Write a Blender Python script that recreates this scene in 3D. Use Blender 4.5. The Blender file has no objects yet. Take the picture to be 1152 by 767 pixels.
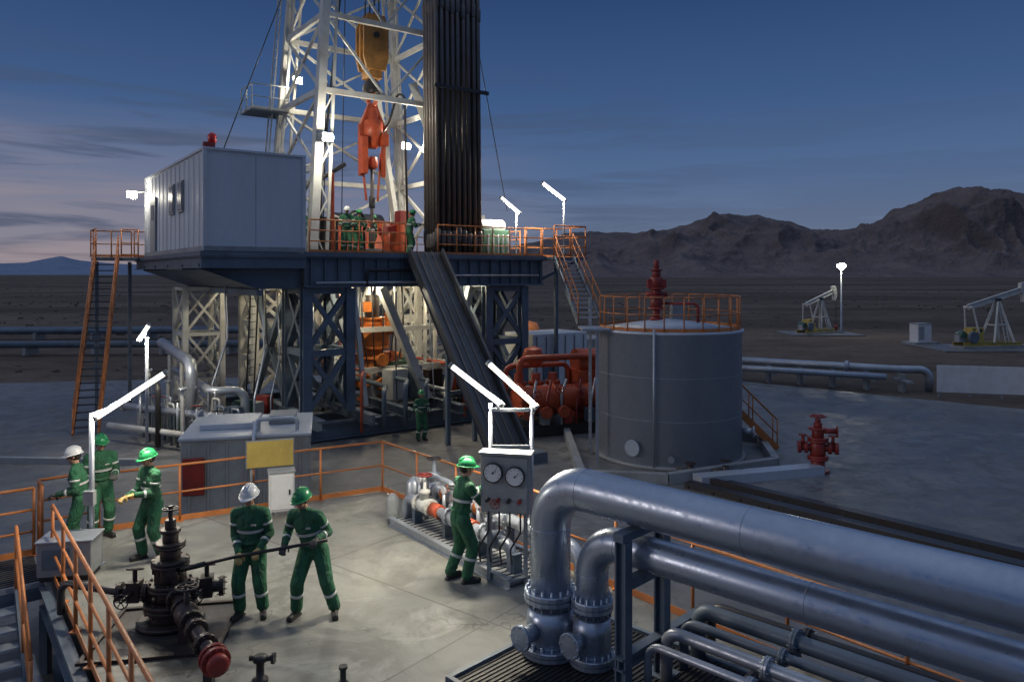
import bpy, math, random
from mathutils import Vector, Matrix, noise
V = Vector
random.seed(7)
sc = bpy.context.scene
R = math.radians
YZ = -1.3          # yard level, work deck is z=0

# ------------------------------------------------------------------ materials
def newmat(name):
    m = bpy.data.materials.new(name); m.use_nodes = True
    nt = m.node_tree
    return m, nt, nt.nodes['Principled BSDF']
def ramp(nt, fac, stops):
    r = nt.nodes.new('ShaderNodeValToRGB')
    e = r.color_ramp.elements
    while len(e) < len(stops): e.new(0.5)
    for i, (p, c) in enumerate(stops):
        e[i].position = p
        e[i].color = (c, c, c, 1) if isinstance(c, (int, float)) else (*c, 1)
    nt.links.new(fac, r.inputs[0])
    return r.outputs[0]
def mixc(nt, fac, a, b, mode='MIX'):
    n = nt.nodes.new('ShaderNodeMix'); n.data_type = 'RGBA'; n.blend_type = mode
    for s, v in ((0, fac), (6, a), (7, b)):
        if hasattr(v, 'links') or hasattr(v, 'is_linked'): nt.links.new(v, n.inputs[s])
        elif s == 0: n.inputs[0].default_value = v
        else: n.inputs[s].default_value = (*v, 1)
    return n.outputs[2]
def math_(nt, op, a, b=None, c=None):
    n = nt.nodes.new('ShaderNodeMath'); n.operation = op
    for i, v in enumerate((a, b, c)):
        if v is None: continue
        if isinstance(v, (int, float)): n.inputs[i].default_value = v
        else: nt.links.new(v, n.inputs[i])
    return n.outputs[0]
def noise_(nt, vec, scale, detail=4, rough=0.55, dist=0):
    n = nt.nodes.new('ShaderNodeTexNoise')
    n.inputs['Scale'].default_value = scale; n.inputs['Detail'].default_value = detail
    n.inputs['Roughness'].default_value = rough; n.inputs['Distortion'].default_value = dist
    nt.links.new(vec, n.inputs['Vector'])
    return n.outputs[0]
def paint(name, col, rough=0.5, metal=0.0, dirt=0.35, dirtcol=None, scale=1.5, bump=0.0, bscale=25, lo=0.42, hi=0.7, streak=1.0):
    m, nt, p = newmat(name)
    tc = nt.nodes.new('ShaderNodeTexCoord').outputs['Object']
    mp = nt.nodes.new('ShaderNodeMapping'); nt.links.new(tc, mp.inputs[0]); mp.inputs['Scale'].default_value = (1, 1, streak)
    v = mp.outputs[0]
    if dirtcol is None: dirtcol = tuple(c*0.35+0.01 for c in col)
    n1 = noise_(nt, v, scale, 4, 0.65)
    f = ramp(nt, n1, [(lo, 0.0), (hi, dirt)])
    c = mixc(nt, f, col, dirtcol)
    n2 = noise_(nt, tc, scale*9, 3, 0.7)
    c = mixc(nt, ramp(nt, n2, [(0.35, 0.0), (0.75, dirt*0.6)]), c, tuple(x*0.55 for x in col))
    nt.links.new(c, p.inputs['Base Color'])
    nt.links.new(ramp(nt, n2, [(0.3, max(rough-0.1, 0.05)), (0.75, min(rough+0.18, 1))]), p.inputs['Roughness'])
    p.inputs['Metallic'].default_value = metal
    if bump:
        b = nt.nodes.new('ShaderNodeBump'); b.inputs['Strength'].default_value = bump; b.inputs['Distance'].default_value = 0.02
        nt.links.new(noise_(nt, tc, bscale, 1), b.inputs['Height']); nt.links.new(b.outputs[0], p.inputs['Normal'])
    return m
def emis(name, col, s):
    m, nt, p = newmat(name)
    p.inputs['Base Color'].default_value = (0.8, 0.8, 0.8, 1)
    p.inputs['Emission Color'].default_value = (*col, 1); p.inputs['Emission Strength'].default_value = s
    return m
def concrete(name, c1, c2, ang, sx, sy, stain=0.6, ox=0.0, oy=0.0, oil_shade=None):
    m, nt, p = newmat(name)
    tc = nt.nodes.new('ShaderNodeTexCoord').outputs['Object']
    mp = nt.nodes.new('ShaderNodeMapping'); nt.links.new(tc, mp.inputs[0])
    mp.inputs['Rotation'].default_value = (0, 0, ang); mp.inputs['Location'].default_value = (ox, oy, 0)
    v = mp.outputs[0]
    sp = nt.nodes.new('ShaderNodeSeparateXYZ'); nt.links.new(v, sp.inputs[0])
    big = noise_(nt, v, 0.25, 4, 0.62, 0.7); mid = noise_(nt, v, 1.3, 6, 0.72, 0.8); fine = noise_(nt, v, 22, 3, 0.75)
    c = mixc(nt, ramp(nt, big, [(0.38, 0), (0.6, 1)]), c1, c2)
    c = mixc(nt, ramp(nt, mid, [(0.44, 0), (0.66, stain)]), c, tuple(x*0.33 for x in c1))
    mid2 = noise_(nt, v, 0.55, 6, 0.72, 1.6)
    c = mixc(nt, ramp(nt, mid2, [(0.48, 0), (0.58, stain*.95)]), c, tuple(x*0.36 for x in c1))
    mid3 = noise_(nt, v, 0.9, 5, 0.7, 1.0)
    c = mixc(nt, ramp(nt, mid3, [(0.56, 0), (0.66, .45)]), c, tuple(min(1, x*1.3) for x in c1))
    c = mixc(nt, ramp(nt, fine, [(0.3, 0), (0.75, 0.5)]), c, tuple(x*0.6 for x in c1))
    vs = nt.nodes.new('ShaderNodeVectorMath'); vs.operation = 'DIVIDE'; nt.links.new(v, vs.inputs[0]); vs.inputs[1].default_value = (sx, sy, 1e3)
    fl = nt.nodes.new('ShaderNodeVectorMath'); fl.operation = 'FLOOR'; nt.links.new(vs.outputs[0], fl.inputs[0])
    wn = nt.nodes.new('ShaderNodeTexWhiteNoise'); nt.links.new(fl.outputs[0], wn.inputs[0])
    c = mixc(nt, math_(nt, 'MULTIPLY', wn.outputs[0], 0.35), c, tuple(x*0.45 for x in c1))
    rough = ramp(nt, mid, [(0.35, 0.78), (0.62, 0.38)])
    if oil_shade:
        d = nt.nodes.new('ShaderNodeVectorMath'); d.operation = 'DISTANCE'; nt.links.new(tc, d.inputs[0]); d.inputs[1].default_value = oil_shade
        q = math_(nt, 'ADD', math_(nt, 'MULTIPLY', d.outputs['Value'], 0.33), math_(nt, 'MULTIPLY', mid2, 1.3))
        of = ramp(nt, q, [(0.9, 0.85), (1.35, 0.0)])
        c = mixc(nt, of, c, (0.03, 0.027, 0.022))  # oil stains and shadow around the wellhead, both painted into the deck colour
    def line(o, s):
        q = math_(nt, 'FRACT', math_(nt, 'DIVIDE', o, s))
        q = math_(nt, 'MULTIPLY', math_(nt, 'MINIMUM', q, math_(nt, 'SUBTRACT', 1.0, q)), s)
        return math_(nt, 'LESS_THAN', q, 0.014)
    j = math_(nt, 'MAXIMUM', line(sp.outputs[0], sx), line(sp.outputs[1], sy))
    vo = nt.nodes.new('ShaderNodeTexVoronoi'); vo.feature = 'DISTANCE_TO_EDGE'; vo.inputs['Scale'].default_value = 0.35
    wv = nt.nodes.new('ShaderNodeVectorMath'); wv.operation = 'ADD'
    nn = nt.nodes.new('ShaderNodeTexNoise'); nn.inputs['Scale'].default_value = 2.0; nt.links.new(v, nn.inputs['Vector'])
    nt.links.new(v, wv.inputs[0]); nt.links.new(nn.outputs['Color'], wv.inputs[1]); nt.links.new(wv.outputs[0], vo.inputs['Vector'])
    cr = math_(nt, 'MULTIPLY', math_(nt, 'LESS_THAN', vo.outputs[0], 0.003), ramp(nt, big, [(0.48, 0), (0.6, 0.7)]))
    c = mixc(nt, math_(nt, 'MAXIMUM', math_(nt, 'MULTIPLY', j, 0.6), cr), c, tuple(x*0.15 for x in c1))
    nt.links.new(c, p.inputs['Base Color'])
    nt.links.new(rough, p.inputs['Roughness'])
    b = nt.nodes.new('ShaderNodeBump'); b.inputs['Strength'].default_value = 0.25; b.inputs['Distance'].default_value = 0.01
    nt.links.new(fine, b.inputs['Height']); nt.links.new(b.outputs[0], p.inputs['Normal'])
    return m

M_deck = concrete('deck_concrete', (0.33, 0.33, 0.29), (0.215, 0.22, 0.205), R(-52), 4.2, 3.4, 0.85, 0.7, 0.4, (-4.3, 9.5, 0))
M_yard = concrete('yard_concrete', (0.225, 0.225, 0.225), (0.145, 0.15, 0.155), R(-35.5), 6.0, 6.0, 0.8)
M_galv = paint('galvanised_steel', (0.44, 0.48, 0.53), 0.38, 0.6, 0.45, (0.20, 0.21, 0.23), 1.2, 0.03, 14)
M_clad = paint('pipe_cladding_steel', (0.38, 0.44, 0.53), 0.32, 0.7, 0.3, (0.22, 0.25, 0.30), 0.8, 0.02, 9)
M_tank = paint('tank_steel', (0.46, 0.51, 0.58), 0.42, 0.3, 0.35, (0.28, 0.30, 0.34), 0.6, 0.03, 5, streak=0.2)
M_blue = paint('blue_grey_steel', (0.12, 0.16, 0.205), 0.45, 0.1, 0.5, (0.05, 0.045, 0.04), 1.1)
M_dark = paint('dark_steel', (0.045, 0.047, 0.052), 0.42, 0.4, 0.5, (0.07, 0.045, 0.03), 2)
M_ramp = paint('ramp_steel', (0.085, 0.095, 0.11), 0.42, 0.4, 0.6, (0.05, 0.035, 0.03), 1.4)
M_pipe = paint('drill_pipe_steel', (0.15, 0.14, 0.135), 0.4, 0.4, 0.6, (0.12, 0.07, 0.05), 1.5)
M_orail = paint('orange_rail_paint', (0.58, 0.20, 0.055), 0.45, 0, 0.5, (0.16, 0.06, 0.03), 2.5)
M_red = paint('red_machine_paint', (0.50, 0.085, 0.03), 0.4, 0, 0.55, (0.10, 0.03, 0.02), 2)
M_dred = paint('dark_red_paint', (0.28, 0.03, 0.022), 0.42, 0, 0.55, (0.06, 0.02, 0.018), 3)
M_bop = paint('bop_orange_paint', (0.58, 0.17, 0.03), 0.4, 0, 0.6, (0.12, 0.04, 0.02), 2)
M_yel = paint('block_yellow_paint', (0.50, 0.24, 0.06), 0.45, 0, 0.7, (0.09, 0.045, 0.02), 1.8)
M_cream = paint('derrick_white_paint', (0.56, 0.57, 0.54), 0.45, 0, 0.5, (0.20, 0.15, 0.11), 0.9)
M_cabin = paint('cabin_white_paint', (0.56, 0.59, 0.64), 0.5, 0, 0.25, (0.30, 0.29, 0.28), 0.8, 0.03, 6, streak=0.2)
M_grey = paint('grey_equipment_paint', (0.30, 0.32, 0.33), 0.5, 0.05, 0.5, (0.12, 0.11, 0.10), 1.3)
M_floor = paint('rig_floor_plate', (0.14, 0.14, 0.14), 0.5, 0.4, 0.5, None, 1.5)
M_green = paint('green_machine_paint', (0.05, 0.12, 0.08), 0.45, 0, 0.45, None, 2)
M_sign = paint('yellow_sign_paint', (0.50, 0.37, 0.09), 0.5, 0, 0.4, None, 2)
M_white = paint('white_paint', (0.64, 0.65, 0.66), 0.5, 0, 0.35, (0.35, 0.33, 0.3), 2)
M_black = paint('black_rubber', (0.018, 0.018, 0.018), 0.5, 0, 0.3, None, 5)
M_brown = paint('wellhead_grimy_steel', (0.042, 0.036, 0.034), 0.38, 0.3, 0.55, (0.085, 0.05, 0.04), 5, 0.2, 40)
M_glass = paint('dark_window_glass', (0.02, 0.028, 0.035), 0.1, 0, 0.1, None, 1, 0)
M_shrub = paint('shrub', (0.075, 0.062, 0.042), 0.95, 0, 0.4, None, 1)
def cloth(name, col):
    m, nt, p = newmat(name)
    tc = nt.nodes.new('ShaderNodeTexCoord').outputs['Object']
    mp = nt.nodes.new('ShaderNodeMapping'); nt.links.new(tc, mp.inputs[0]); mp.inputs['Scale'].default_value = (1, 1, 0.6)
    n = noise_(nt, mp.outputs[0], 9, 3, 0.55, 1.2); g = noise_(nt, tc, 5, 4, 0.65)
    c = mixc(nt, ramp(nt, n, [(0.3, 0.0), (0.7, 0.65)]), col, tuple(x*0.4 for x in col))
    c = mixc(nt, ramp(nt, g, [(0.5, 0.0), (0.72, 0.65)]), c, (0.028, 0.035, 0.028))
    nt.links.new(c, p.inputs['Base Color']); p.inputs['Roughness'].default_value = 0.85
    b = nt.nodes.new('ShaderNodeBump'); b.inputs['Strength'].default_value = 1.0; b.inputs['Distance'].default_value = 0.06
    nt.links.new(n, b.inputs['Height']); nt.links.new(b.outputs[0], p.inputs['Normal'])
    return m
M_cover = cloth('green_coverall_cloth', (0.028, 0.145, 0.068))
M_refl = paint('reflective_tape', (0.55, 0.57, 0.54), 0.4, 0.2, 0.4, None, 8)
M_skin = paint('skin', (0.42, 0.24, 0.16), 0.55, 0, 0.15, (0.3, 0.14, 0.09), 12)
M_hair = paint('black_hair', (0.015, 0.012, 0.01), 0.6, 0, 0.2, None, 20)
M_glovey = paint('yellow_glove', (0.50, 0.36, 0.14), 0.75, 0, 0.5, None, 15)
M_glovek = paint('dark_glove', (0.06, 0.06, 0.055), 0.75, 0, 0.4, None, 15)
M_hg = paint('green_helmet', (0.02, 0.24, 0.085), 0.3, 0, 0.25, None, 10)
M_hw = paint('white_helmet', (0.72, 0.73, 0.72), 0.3, 0, 0.2, None, 10)
M_eyew = paint('eye_white', (0.7, 0.68, 0.65), 0.3, 0, 0, None, 5, 0)
M_lip = paint('lips', (0.30, 0.11, 0.09), 0.5, 0, 0, None, 5, 0)
E_tube = emis('lit_tube', (1.0, 0.97, 0.90), 2.6)
E_rig = emis('lit_rig_tube', (1.0, 0.97, 0.90), 2.6)
E_flood = emis('lit_floodlight', (1.0, 0.92, 0.74), 800)
E_low = emis('lit_work_lamp', (1.0, 0.86, 0.60), 950)
E_cab = emis('lit_cabin_lamp', (1.0, 0.92, 0.74), 90)
E_street = emis('lit_street_lamp', (1.0, 0.93, 0.75), 150)
M_beacon = paint('beacon_red', (0.6, 0.02, 0.02), 0.3, 0, 0.1)

# ------------------------------------------------------------------ mesh builder
class B:
    def __init__(s): s.v = []; s.f = []; s.m = []; s.s = []; s.mats = []
    def add(s, vs, fs, mat, smooth=False):
        if mat not in s.mats: s.mats.append(mat)
        k = s.mats.index(mat); o = len(s.v)
        s.v.extend(tuple(x) for x in vs)
        for i, f in enumerate(fs):
            s.f.append([o+j for j in f]); s.m.append(k)
            s.s.append(smooth if isinstance(smooth, bool) else smooth[i])
    def obox(s, c, ax, ay, az, mat):
        c = V(c); vs = []
        for i in (-1, 1):
            for j in (-1, 1):
                for k in (-1, 1): vs.append(c+ax*i+ay*j+az*k)
        s.add(vs, [(0, 1, 3, 2), (4, 6, 7, 5), (0, 4, 5, 1), (2, 3, 7, 6), (0, 2, 6, 4), (1, 5, 7, 3)], mat)
    def box(s, c, size, mat, rz=0):
        a, b, d = size; ca, sa = math.cos(rz), math.sin(rz)
        s.obox(c, V((ca, sa, 0))*a/2, V((-sa, ca, 0))*b/2, V((0, 0, d/2)), mat)
    def box2(s, lo, hi, mat):
        s.box([(lo[i]+hi[i])/2 for i in range(3)], [hi[i]-lo[i] for i in range(3)], mat)
    def frame(s, p0, p1, up=None):
        d = (V(p1)-V(p0)); L = d.length; d = d/L if L else V((0, 0, 1))
        u = V(up) if up else V((0, 0, 1))
        if abs(d.dot(u)) > 0.98: u = V((0, 1, 0)) if abs(d.y) < 0.9 else V((1, 0, 0))
        side = d.cross(u).normalized(); u2 = side.cross(d).normalized()
        return d, side, u2, L
    def beam(s, p0, p1, w, h, mat, up=None):
        d, a, b, L = s.frame(p0, p1, up)
        s.obox((V(p0)+V(p1))/2, d*L/2, a*w/2, b*h/2, mat)
    def ibeam(s, p0, p1, w, h, mat, t=0.03, up=None):
        d, a, b, L = s.frame(p0, p1, up); c = (V(p0)+V(p1))/2
        s.obox(c+b*(h-t)/2, d*L/2, a*w/2, b*t/2, mat); s.obox(c-b*(h-t)/2, d*L/2, a*w/2, b*t/2, mat)
        s.obox(c, d*L/2, a*t/2, b*(h/2-t), mat)
    def tube(s, p0, p1, r, mat, r1=None, seg=10, cap=True):
        r1 = r if r1 is None else r1
        d, a, b, L = s.frame(p0, p1); vs = []
        for P, q in ((V(p0), r), (V(p1), r1)):
            for i in range(seg):
                t = 2*math.pi*i/seg; vs.append(P+(a*math.cos(t)+b*math.sin(t))*q)
        fs = [(i, (i+1) % seg, seg+(i+1) % seg, seg+i) for i in range(seg)]; sm = [True]*seg
        if cap: fs += [tuple(range(seg-1, -1, -1)), tuple(range(seg, 2*seg))]; sm += [False]*2
        s.add(vs, fs, mat, sm)
    def path(s, pts, r, mat, seg=14, bend=0.3, nb=7):
        pts = [V(p) for p in pts]; out = [pts[0]]
        for i in range(1, len(pts)-1):
            a, b, c = pts[i-1], pts[i], pts[i+1]
            d1 = (a-b).normalized(); d2 = (c-b).normalized(); ang = d1.angle(d2)
            if ang > 3.1: out.append(b); continue
            t = min(bend/math.tan(ang/2), (a-b).length*0.49, (c-b).length*0.49)
            rr = t*math.tan(ang/2); bis = (d1+d2).normalized(); cen = b+bis*(rr/math.sin(ang/2))
            s0 = (b+d1*t)-cen; s1 = (b+d2*t)-cen; ta = s0.angle(s1)
            for k in range(nb+1):
                f = k/nb; out.append(cen+(s0*math.sin((1-f)*ta)+s1*math.sin(f*ta))/math.sin(ta))
        out.append(pts[-1])
        n = len(out); tg = [(out[min(i+1, n-1)]-out[max(i-1, 0)]).normalized() for i in range(n)]
        a = tg[0].orthogonal().normalized(); vs = []
        for i in range(n):
            a = (a-tg[i]*a.dot(tg[i])).normalized(); b = tg[i].cross(a)
            for k in range(seg):
                t = 2*math.pi*k/seg; vs.append(out[i]+(a*math.cos(t)+b*math.sin(t))*r)
        fs = []
        for i in range(n-1):
            for k in range(seg): fs.append((i*seg+k, i*seg+(k+1) % seg, (i+1)*seg+(k+1) % seg, (i+1)*seg+k))
        sm = [True]*len(fs); fs += [tuple(range(seg-1, -1, -1)), tuple(range((n-1)*seg, n*seg))]; sm += [False]*2
        s.add(vs, fs, mat, sm)
    def sph(s, c, rad, mat, rot=None, seg=12, rings=8):
        if isinstance(rad, (int, float)): rad = (rad,)*3
        vs = [V((0, 0, 1))]
        for i in range(1, rings):
            p = math.pi*i/rings
            for j in range(seg): t = 2*math.pi*j/seg; vs.append(V((math.sin(p)*math.cos(t), math.sin(p)*math.sin(t), math.cos(p))))
        vs.append(V((0, 0, -1))); fs = []
        for j in range(seg): fs.append((0, 1+j, 1+(j+1) % seg))
        for i in range(rings-2):
            for j in range(seg):
                a = 1+i*seg+j; b = 1+i*seg+(j+1) % seg; fs.append((a, a+seg, b+seg, b))
        l = len(vs)-1; o = 1+(rings-2)*seg
        for j in range(seg): fs.append((l, o+(j+1) % seg, o+j))
        vs = [V((v.x*rad[0], v.y*rad[1], v.z*rad[2])) for v in vs]
        if rot: vs = [rot @ v for v in vs]
        s.add([V(c)+v for v in vs], fs, mat, True)
    def lathe(s, prof, c, mat, seg=24, axis=(0, 0, 1), smooth=True, sc=(1, 1)):
        d, a, b, L = s.frame((0, 0, 0), axis); c = V(c); vs = []; n = len(prof)
        for r, z in prof:
            for k in range(seg): t = 2*math.pi*k/seg; vs.append(c+d*z+a*(r*math.cos(t)*sc[0])+b*(r*math.sin(t)*sc[1]))
        fs = []
        for i in range(n-1):
            for k in range(seg): fs.append((i*seg+k, i*seg+(k+1) % seg, (i+1)*seg+(k+1) % seg, (i+1)*seg+k))
        sm = [smooth]*len(fs); fs += [tuple(range(seg-1, -1, -1)), tuple(range((n-1)*seg, n*seg))]; sm += [False]*2
        s.add(vs, fs, mat, sm)
    def torus(s, c, axis, RR, r, mat, seg=20, s2=6):
        d, a, b, L = s.frame((0, 0, 0), axis); c = V(c); vs = []
        for i in range(seg):
            t = 2*math.pi*i/seg; o = a*math.cos(t)+b*math.sin(t)
            for j in range(s2): q = 2*math.pi*j/s2; vs.append(c+o*(RR+r*math.cos(q))+d*(r*math.sin(q)))
        fs = [(i*s2+j, ((i+1) % seg)*s2+j, ((i+1) % seg)*s2+(j+1) % s2, i*s2+(j+1) % s2) for i in range(seg) for j in range(s2)]
        s.add(vs, fs, mat, True)
    def wheel(s, c, axis, RR, mat):
        s.torus(c, axis, RR, RR*0.11, mat, 16, 6); d, a, b, L = s.frame((0, 0, 0), axis); c = V(c)
        for i in range(3):
            t = math.pi*i/3; o = (a*math.cos(t)+b*math.sin(t))*RR; s.beam(c-o, c+o, RR*0.13, RR*(0.1+.004*i), mat)
        s.tube(c-d*RR*0.2, c+d*RR*0.2, RR*0.2, mat)
    def flange(s, c, axis, RR, th, mat, bolts=10):
        d, a, b, L = s.frame((0, 0, 0), axis); c = V(c)
        s.lathe([(RR*0.97, -th/2), (RR, -th*0.4), (RR, -th*0.06), (RR*0.93, -th*0.04), (RR*0.93, th*0.04), (RR, th*0.06), (RR, th*0.4), (RR*0.97, th/2)], c, mat, 22, axis, False)
        for i in range(bolts):
            t = 2*math.pi*i/bolts; o = (a*math.cos(t)+b*math.sin(t))*RR*0.86
            s.tube(c+o-d*th*0.95, c+o+d*th*0.95, RR*0.055, mat, seg=6)
    def railing(s, pts, h, mat, sp=1.2, r=0.024, mids=(0.5,), toe=True, post=None, first=True):
        closed = (V(pts[0])-V(pts[-1])).length < 1e-3
        for si, (a, b) in enumerate(zip(pts[:-1], pts[1:])):
            a = V(a); b = V(b); L = (b-a).length; n = max(1, round(L/sp)); z = V((0, 0, 1))
            s.tube(a+z*h, b+z*h, r, mat, seg=8)
            for q in mids: s.tube(a+z*h*q, b+z*h*q, r*0.8, mat, seg=8)
            if toe: s.beam(a+z*0.06, b+z*0.06, 0.012, 0.1, mat)
            for i in range(n+1):
                if i == 0 and (si > 0 or closed or not first): continue
                p = a.lerp(b, i/n); s.tube(p, p+z*h, r, post or mat, seg=8)
                s.box(p+z*0.008, (0.12, 0.12, 0.016), post or mat)
    def stairs(s, top, bot, w, n, ms, mt, mr, rails=(1, 1)):
        top = V(top); bot = V(bot); d = bot-top; hd = V((d.x, d.y, 0)).normalized(); side = V((-hd.y, hd.x, 0))
        for q in (-1, 1): s.beam(top+side*q*w/2, bot+side*q*w/2, 0.05, 0.24, ms)
        for i in range(1, n):
            p = top.lerp(bot, i/n); s.obox(p, side*(w/2-0.03), hd*0.13, V((0, 0, 0.02)), mt)
        for k, q in enumerate((-1, 1)):
            if not rails[k]: continue
            o = side*q*w/2; z = V((0, 0, 1))
            s.tube(top+o+z*1.0, bot+o+z*1.0, 0.024, mr, seg=8); s.tube(top+o+z*0.52, bot+o+z*0.52, 0.02, mr, seg=8)
            m = max(2, int(d.length/1.3))
            for i in range(m+1):
                p = top.lerp(bot, i/m)+o; s.tube(p, p+z*1.0, 0.024, mr, seg=8)
    def ladder(s, p0, p1, w, mat, side=(1, 0, 0), step=0.3):
        p0 = V(p0); p1 = V(p1); sd = V(side).normalized()
        s.beam(p0-sd*w/2, p1-sd*w/2, 0.05, 0.05, mat); s.beam(p0+sd*w/2, p1+sd*w/2, 0.05, 0.05, mat)
        n = int((p1-p0).length/step)
        for i in range(n): p = p0.lerp(p1, (i+.5)/n); s.tube(p-sd*w/2, p+sd*w/2, 0.015, mat, seg=6)
    def build(s, name, parent=None, loc=(0, 0, 0), rz=0, bevel=0):
        me = bpy.data.meshes.new(name); me.from_pydata(s.v, [], s.f)
        for m in s.mats: me.materials.append(m)
        me.polygons.foreach_set('material_index', s.m); me.polygons.foreach_set('use_smooth', s.s); me.update()
        o = bpy.data.objects.new(name, me); sc.collection.objects.link(o)
        o.location = loc; o.rotation_euler = (0, 0, rz)
        if parent: o.parent = parent
        if bevel:
            b = o.modifiers.new('bevel', 'BEVEL'); b.width = bevel; b.segments = 2; b.limit_method = 'ANGLE'; b.angle_limit = R(50)
        return o
def empty(name, loc=(0, 0, 0), rz=0):
    o = bpy.data.objects.new(name, None); sc.collection.objects.link(o); o.location = loc; o.rotation_euler = (0, 0, rz); o.empty_display_size = 0.3
    return o
def lamp(parent, loc, aim, sx, sy, W, col=(1, .9, .72), along=None):
    """area light of a real fixture: sits just under its tube, faces `aim`"""
    l = bpy.data.lights.new('lamp_beam', 'AREA'); l.shape = 'RECTANGLE'; l.size = sx; l.size_y = sy; l.energy = W; l.color = col
    o = bpy.data.objects.new('lamp_beam', l); sc.collection.objects.link(o)
    z = -V(aim).normalized(); x = V(along).normalized() if along else V((1, 0, 0)); x = (x-z*x.dot(z)).normalized(); y = z.cross(x)
    M = Matrix((x, y, z)).transposed().to_4x4(); M.translation = V(loc); o.parent = parent; o.matrix_local = M
    return o

# ------------------------------------------------------------------ ground
def fbm(x, y, o=5, s=1.0):
    t = 0; a = 1; w = 0
    for i in range(o): t += a*noise.noise(V((x*s, y*s, 3.3*i))); w += a; a *= 0.5; s *= 2.03
    return t/w
def smooth(a, b, x):
    t = min(1, max(0, (x-a)/(b-a))); return t*t*(3-2*t)
cx = []
for i in range(-70, 71): cx.append(math.copysign((abs(i)/70)**3.2*13000+abs(i)*1.2, i))
vs = []; fs = []
for y in cx:
    for x in cx:
        r = math.hypot(x, y); z = -1.36+smooth(55, 250, r)*(0.5*fbm(x, y, 4, 0.012)-0.1)
        vs.append((x, y, z))
n = len(cx)
for i in range(n-1):
    for j in range(n-1): fs.append((i*n+j, i*n+j+1, (i+1)*n+j+1, (i+1)*n+j))
m, nt, p = newmat('desert_soil')
tc = nt.nodes.new('ShaderNodeTexCoord').outputs['Object']
a = noise_(nt, tc, 0.012, 6, 0.62, 0.6); b2 = noise_(nt, tc, 0.25, 6, 0.75); c3 = noise_(nt, tc, 1.6, 4, 0.8)
mp = nt.nodes.new('ShaderNodeMapping'); nt.links.new(tc, mp.inputs[0]); mp.inputs['Scale'].default_value = (0.2, 1, 1); mp.inputs['Rotation'].default_value = (0, 0, 0.12)
w1 = noise_(nt, mp.outputs[0], 0.016, 6, 0.65, 0.4)
c = mixc(nt, ramp(nt, a, [(0.35, 0), (0.65, 1)]), (0.135, 0.102, 0.08), (0.19, 0.15, 0.12))
c = mixc(nt, ramp(nt, w1, [(0.46, 0), (0.58, 0.75)]), c, (0.065, 0.05, 0.04))
c = mixc(nt, ramp(nt, b2, [(0.45, 0), (0.66, 0.65)]), c, (0.055, 0.044, 0.033))
c = mixc(nt, ramp(nt, c3, [(0.5, 0), (0.7, 0.5)]), c, (0.055, 0.044, 0.033))
nt.links.new(c, p.inputs['Base Color']); p.inputs['Roughness'].default_value = 1; p.inputs['Specular IOR Level'].default_value = 0.1
bb = nt.nodes.new('ShaderNodeBump'); bb.inputs['Strength'].default_value = 0.7; bb.inputs['Distance'].default_value = 0.2
nt.links.new(b2, bb.inputs['Height']); nt.links.new(bb.outputs[0], p.inputs['Normal'])
g = B(); g.add(vs, fs, m, True); g.build('ground')
g = B()
for i in range(2600):
    d = 46+360*random.random()**1.2; x = random.uniform(-0.85, 0.9)*d
    if d < 78 and x > 15: continue
    if 50 < d < 54 or 65 < d < 71: continue
    if fbm(x, d, 2, .03) < -.05: continue
    s = random.uniform(0.1, 0.32)
    for k in range(2):
        rad = (s*random.uniform(.5, 1), s*random.uniform(.5, 1), s*random.uniform(.3, .55))
        g.sph((x+random.uniform(-s, s), d+random.uniform(-s, s), -1.38+rad[2]*0.4), rad, M_shrub, seg=5, rings=3)
g.build('desert_shrubs')

def prism(b, poly, z0, z1, mat, side=None):
    n = len(poly); vs = [(x, y, z1) for x, y in poly]+[(x, y, z0) for x, y in poly]
    b.add(vs, [tuple(range(n))], mat)
    b.add(vs, [(i, n+i, n+(i+1) % n, (i+1) % n) for i in range(n)], side or mat)
g = B()
prism(g, [(-90, 38), (-90, -25), (60, -25), (60, -2), (22.4, 33), (12.6, 41.8), (4, 47), (-27, 41)], -1.4, YZ, M_yard)
g.build('concrete_yard_pavement')
g = B()
DK = [(-8.2, 13.1), (2.87, -1.1), (6, -5), (13.2, -2.7), (1.6, 11.1), (-2.7, 16.2)]
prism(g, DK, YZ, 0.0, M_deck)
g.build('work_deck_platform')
g = B(); g.beam((-40, 25.2, YZ+.09), (-11.5, 23.4, YZ+.09), .2, .18, M_grey); g.build('yard_kerb')

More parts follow.
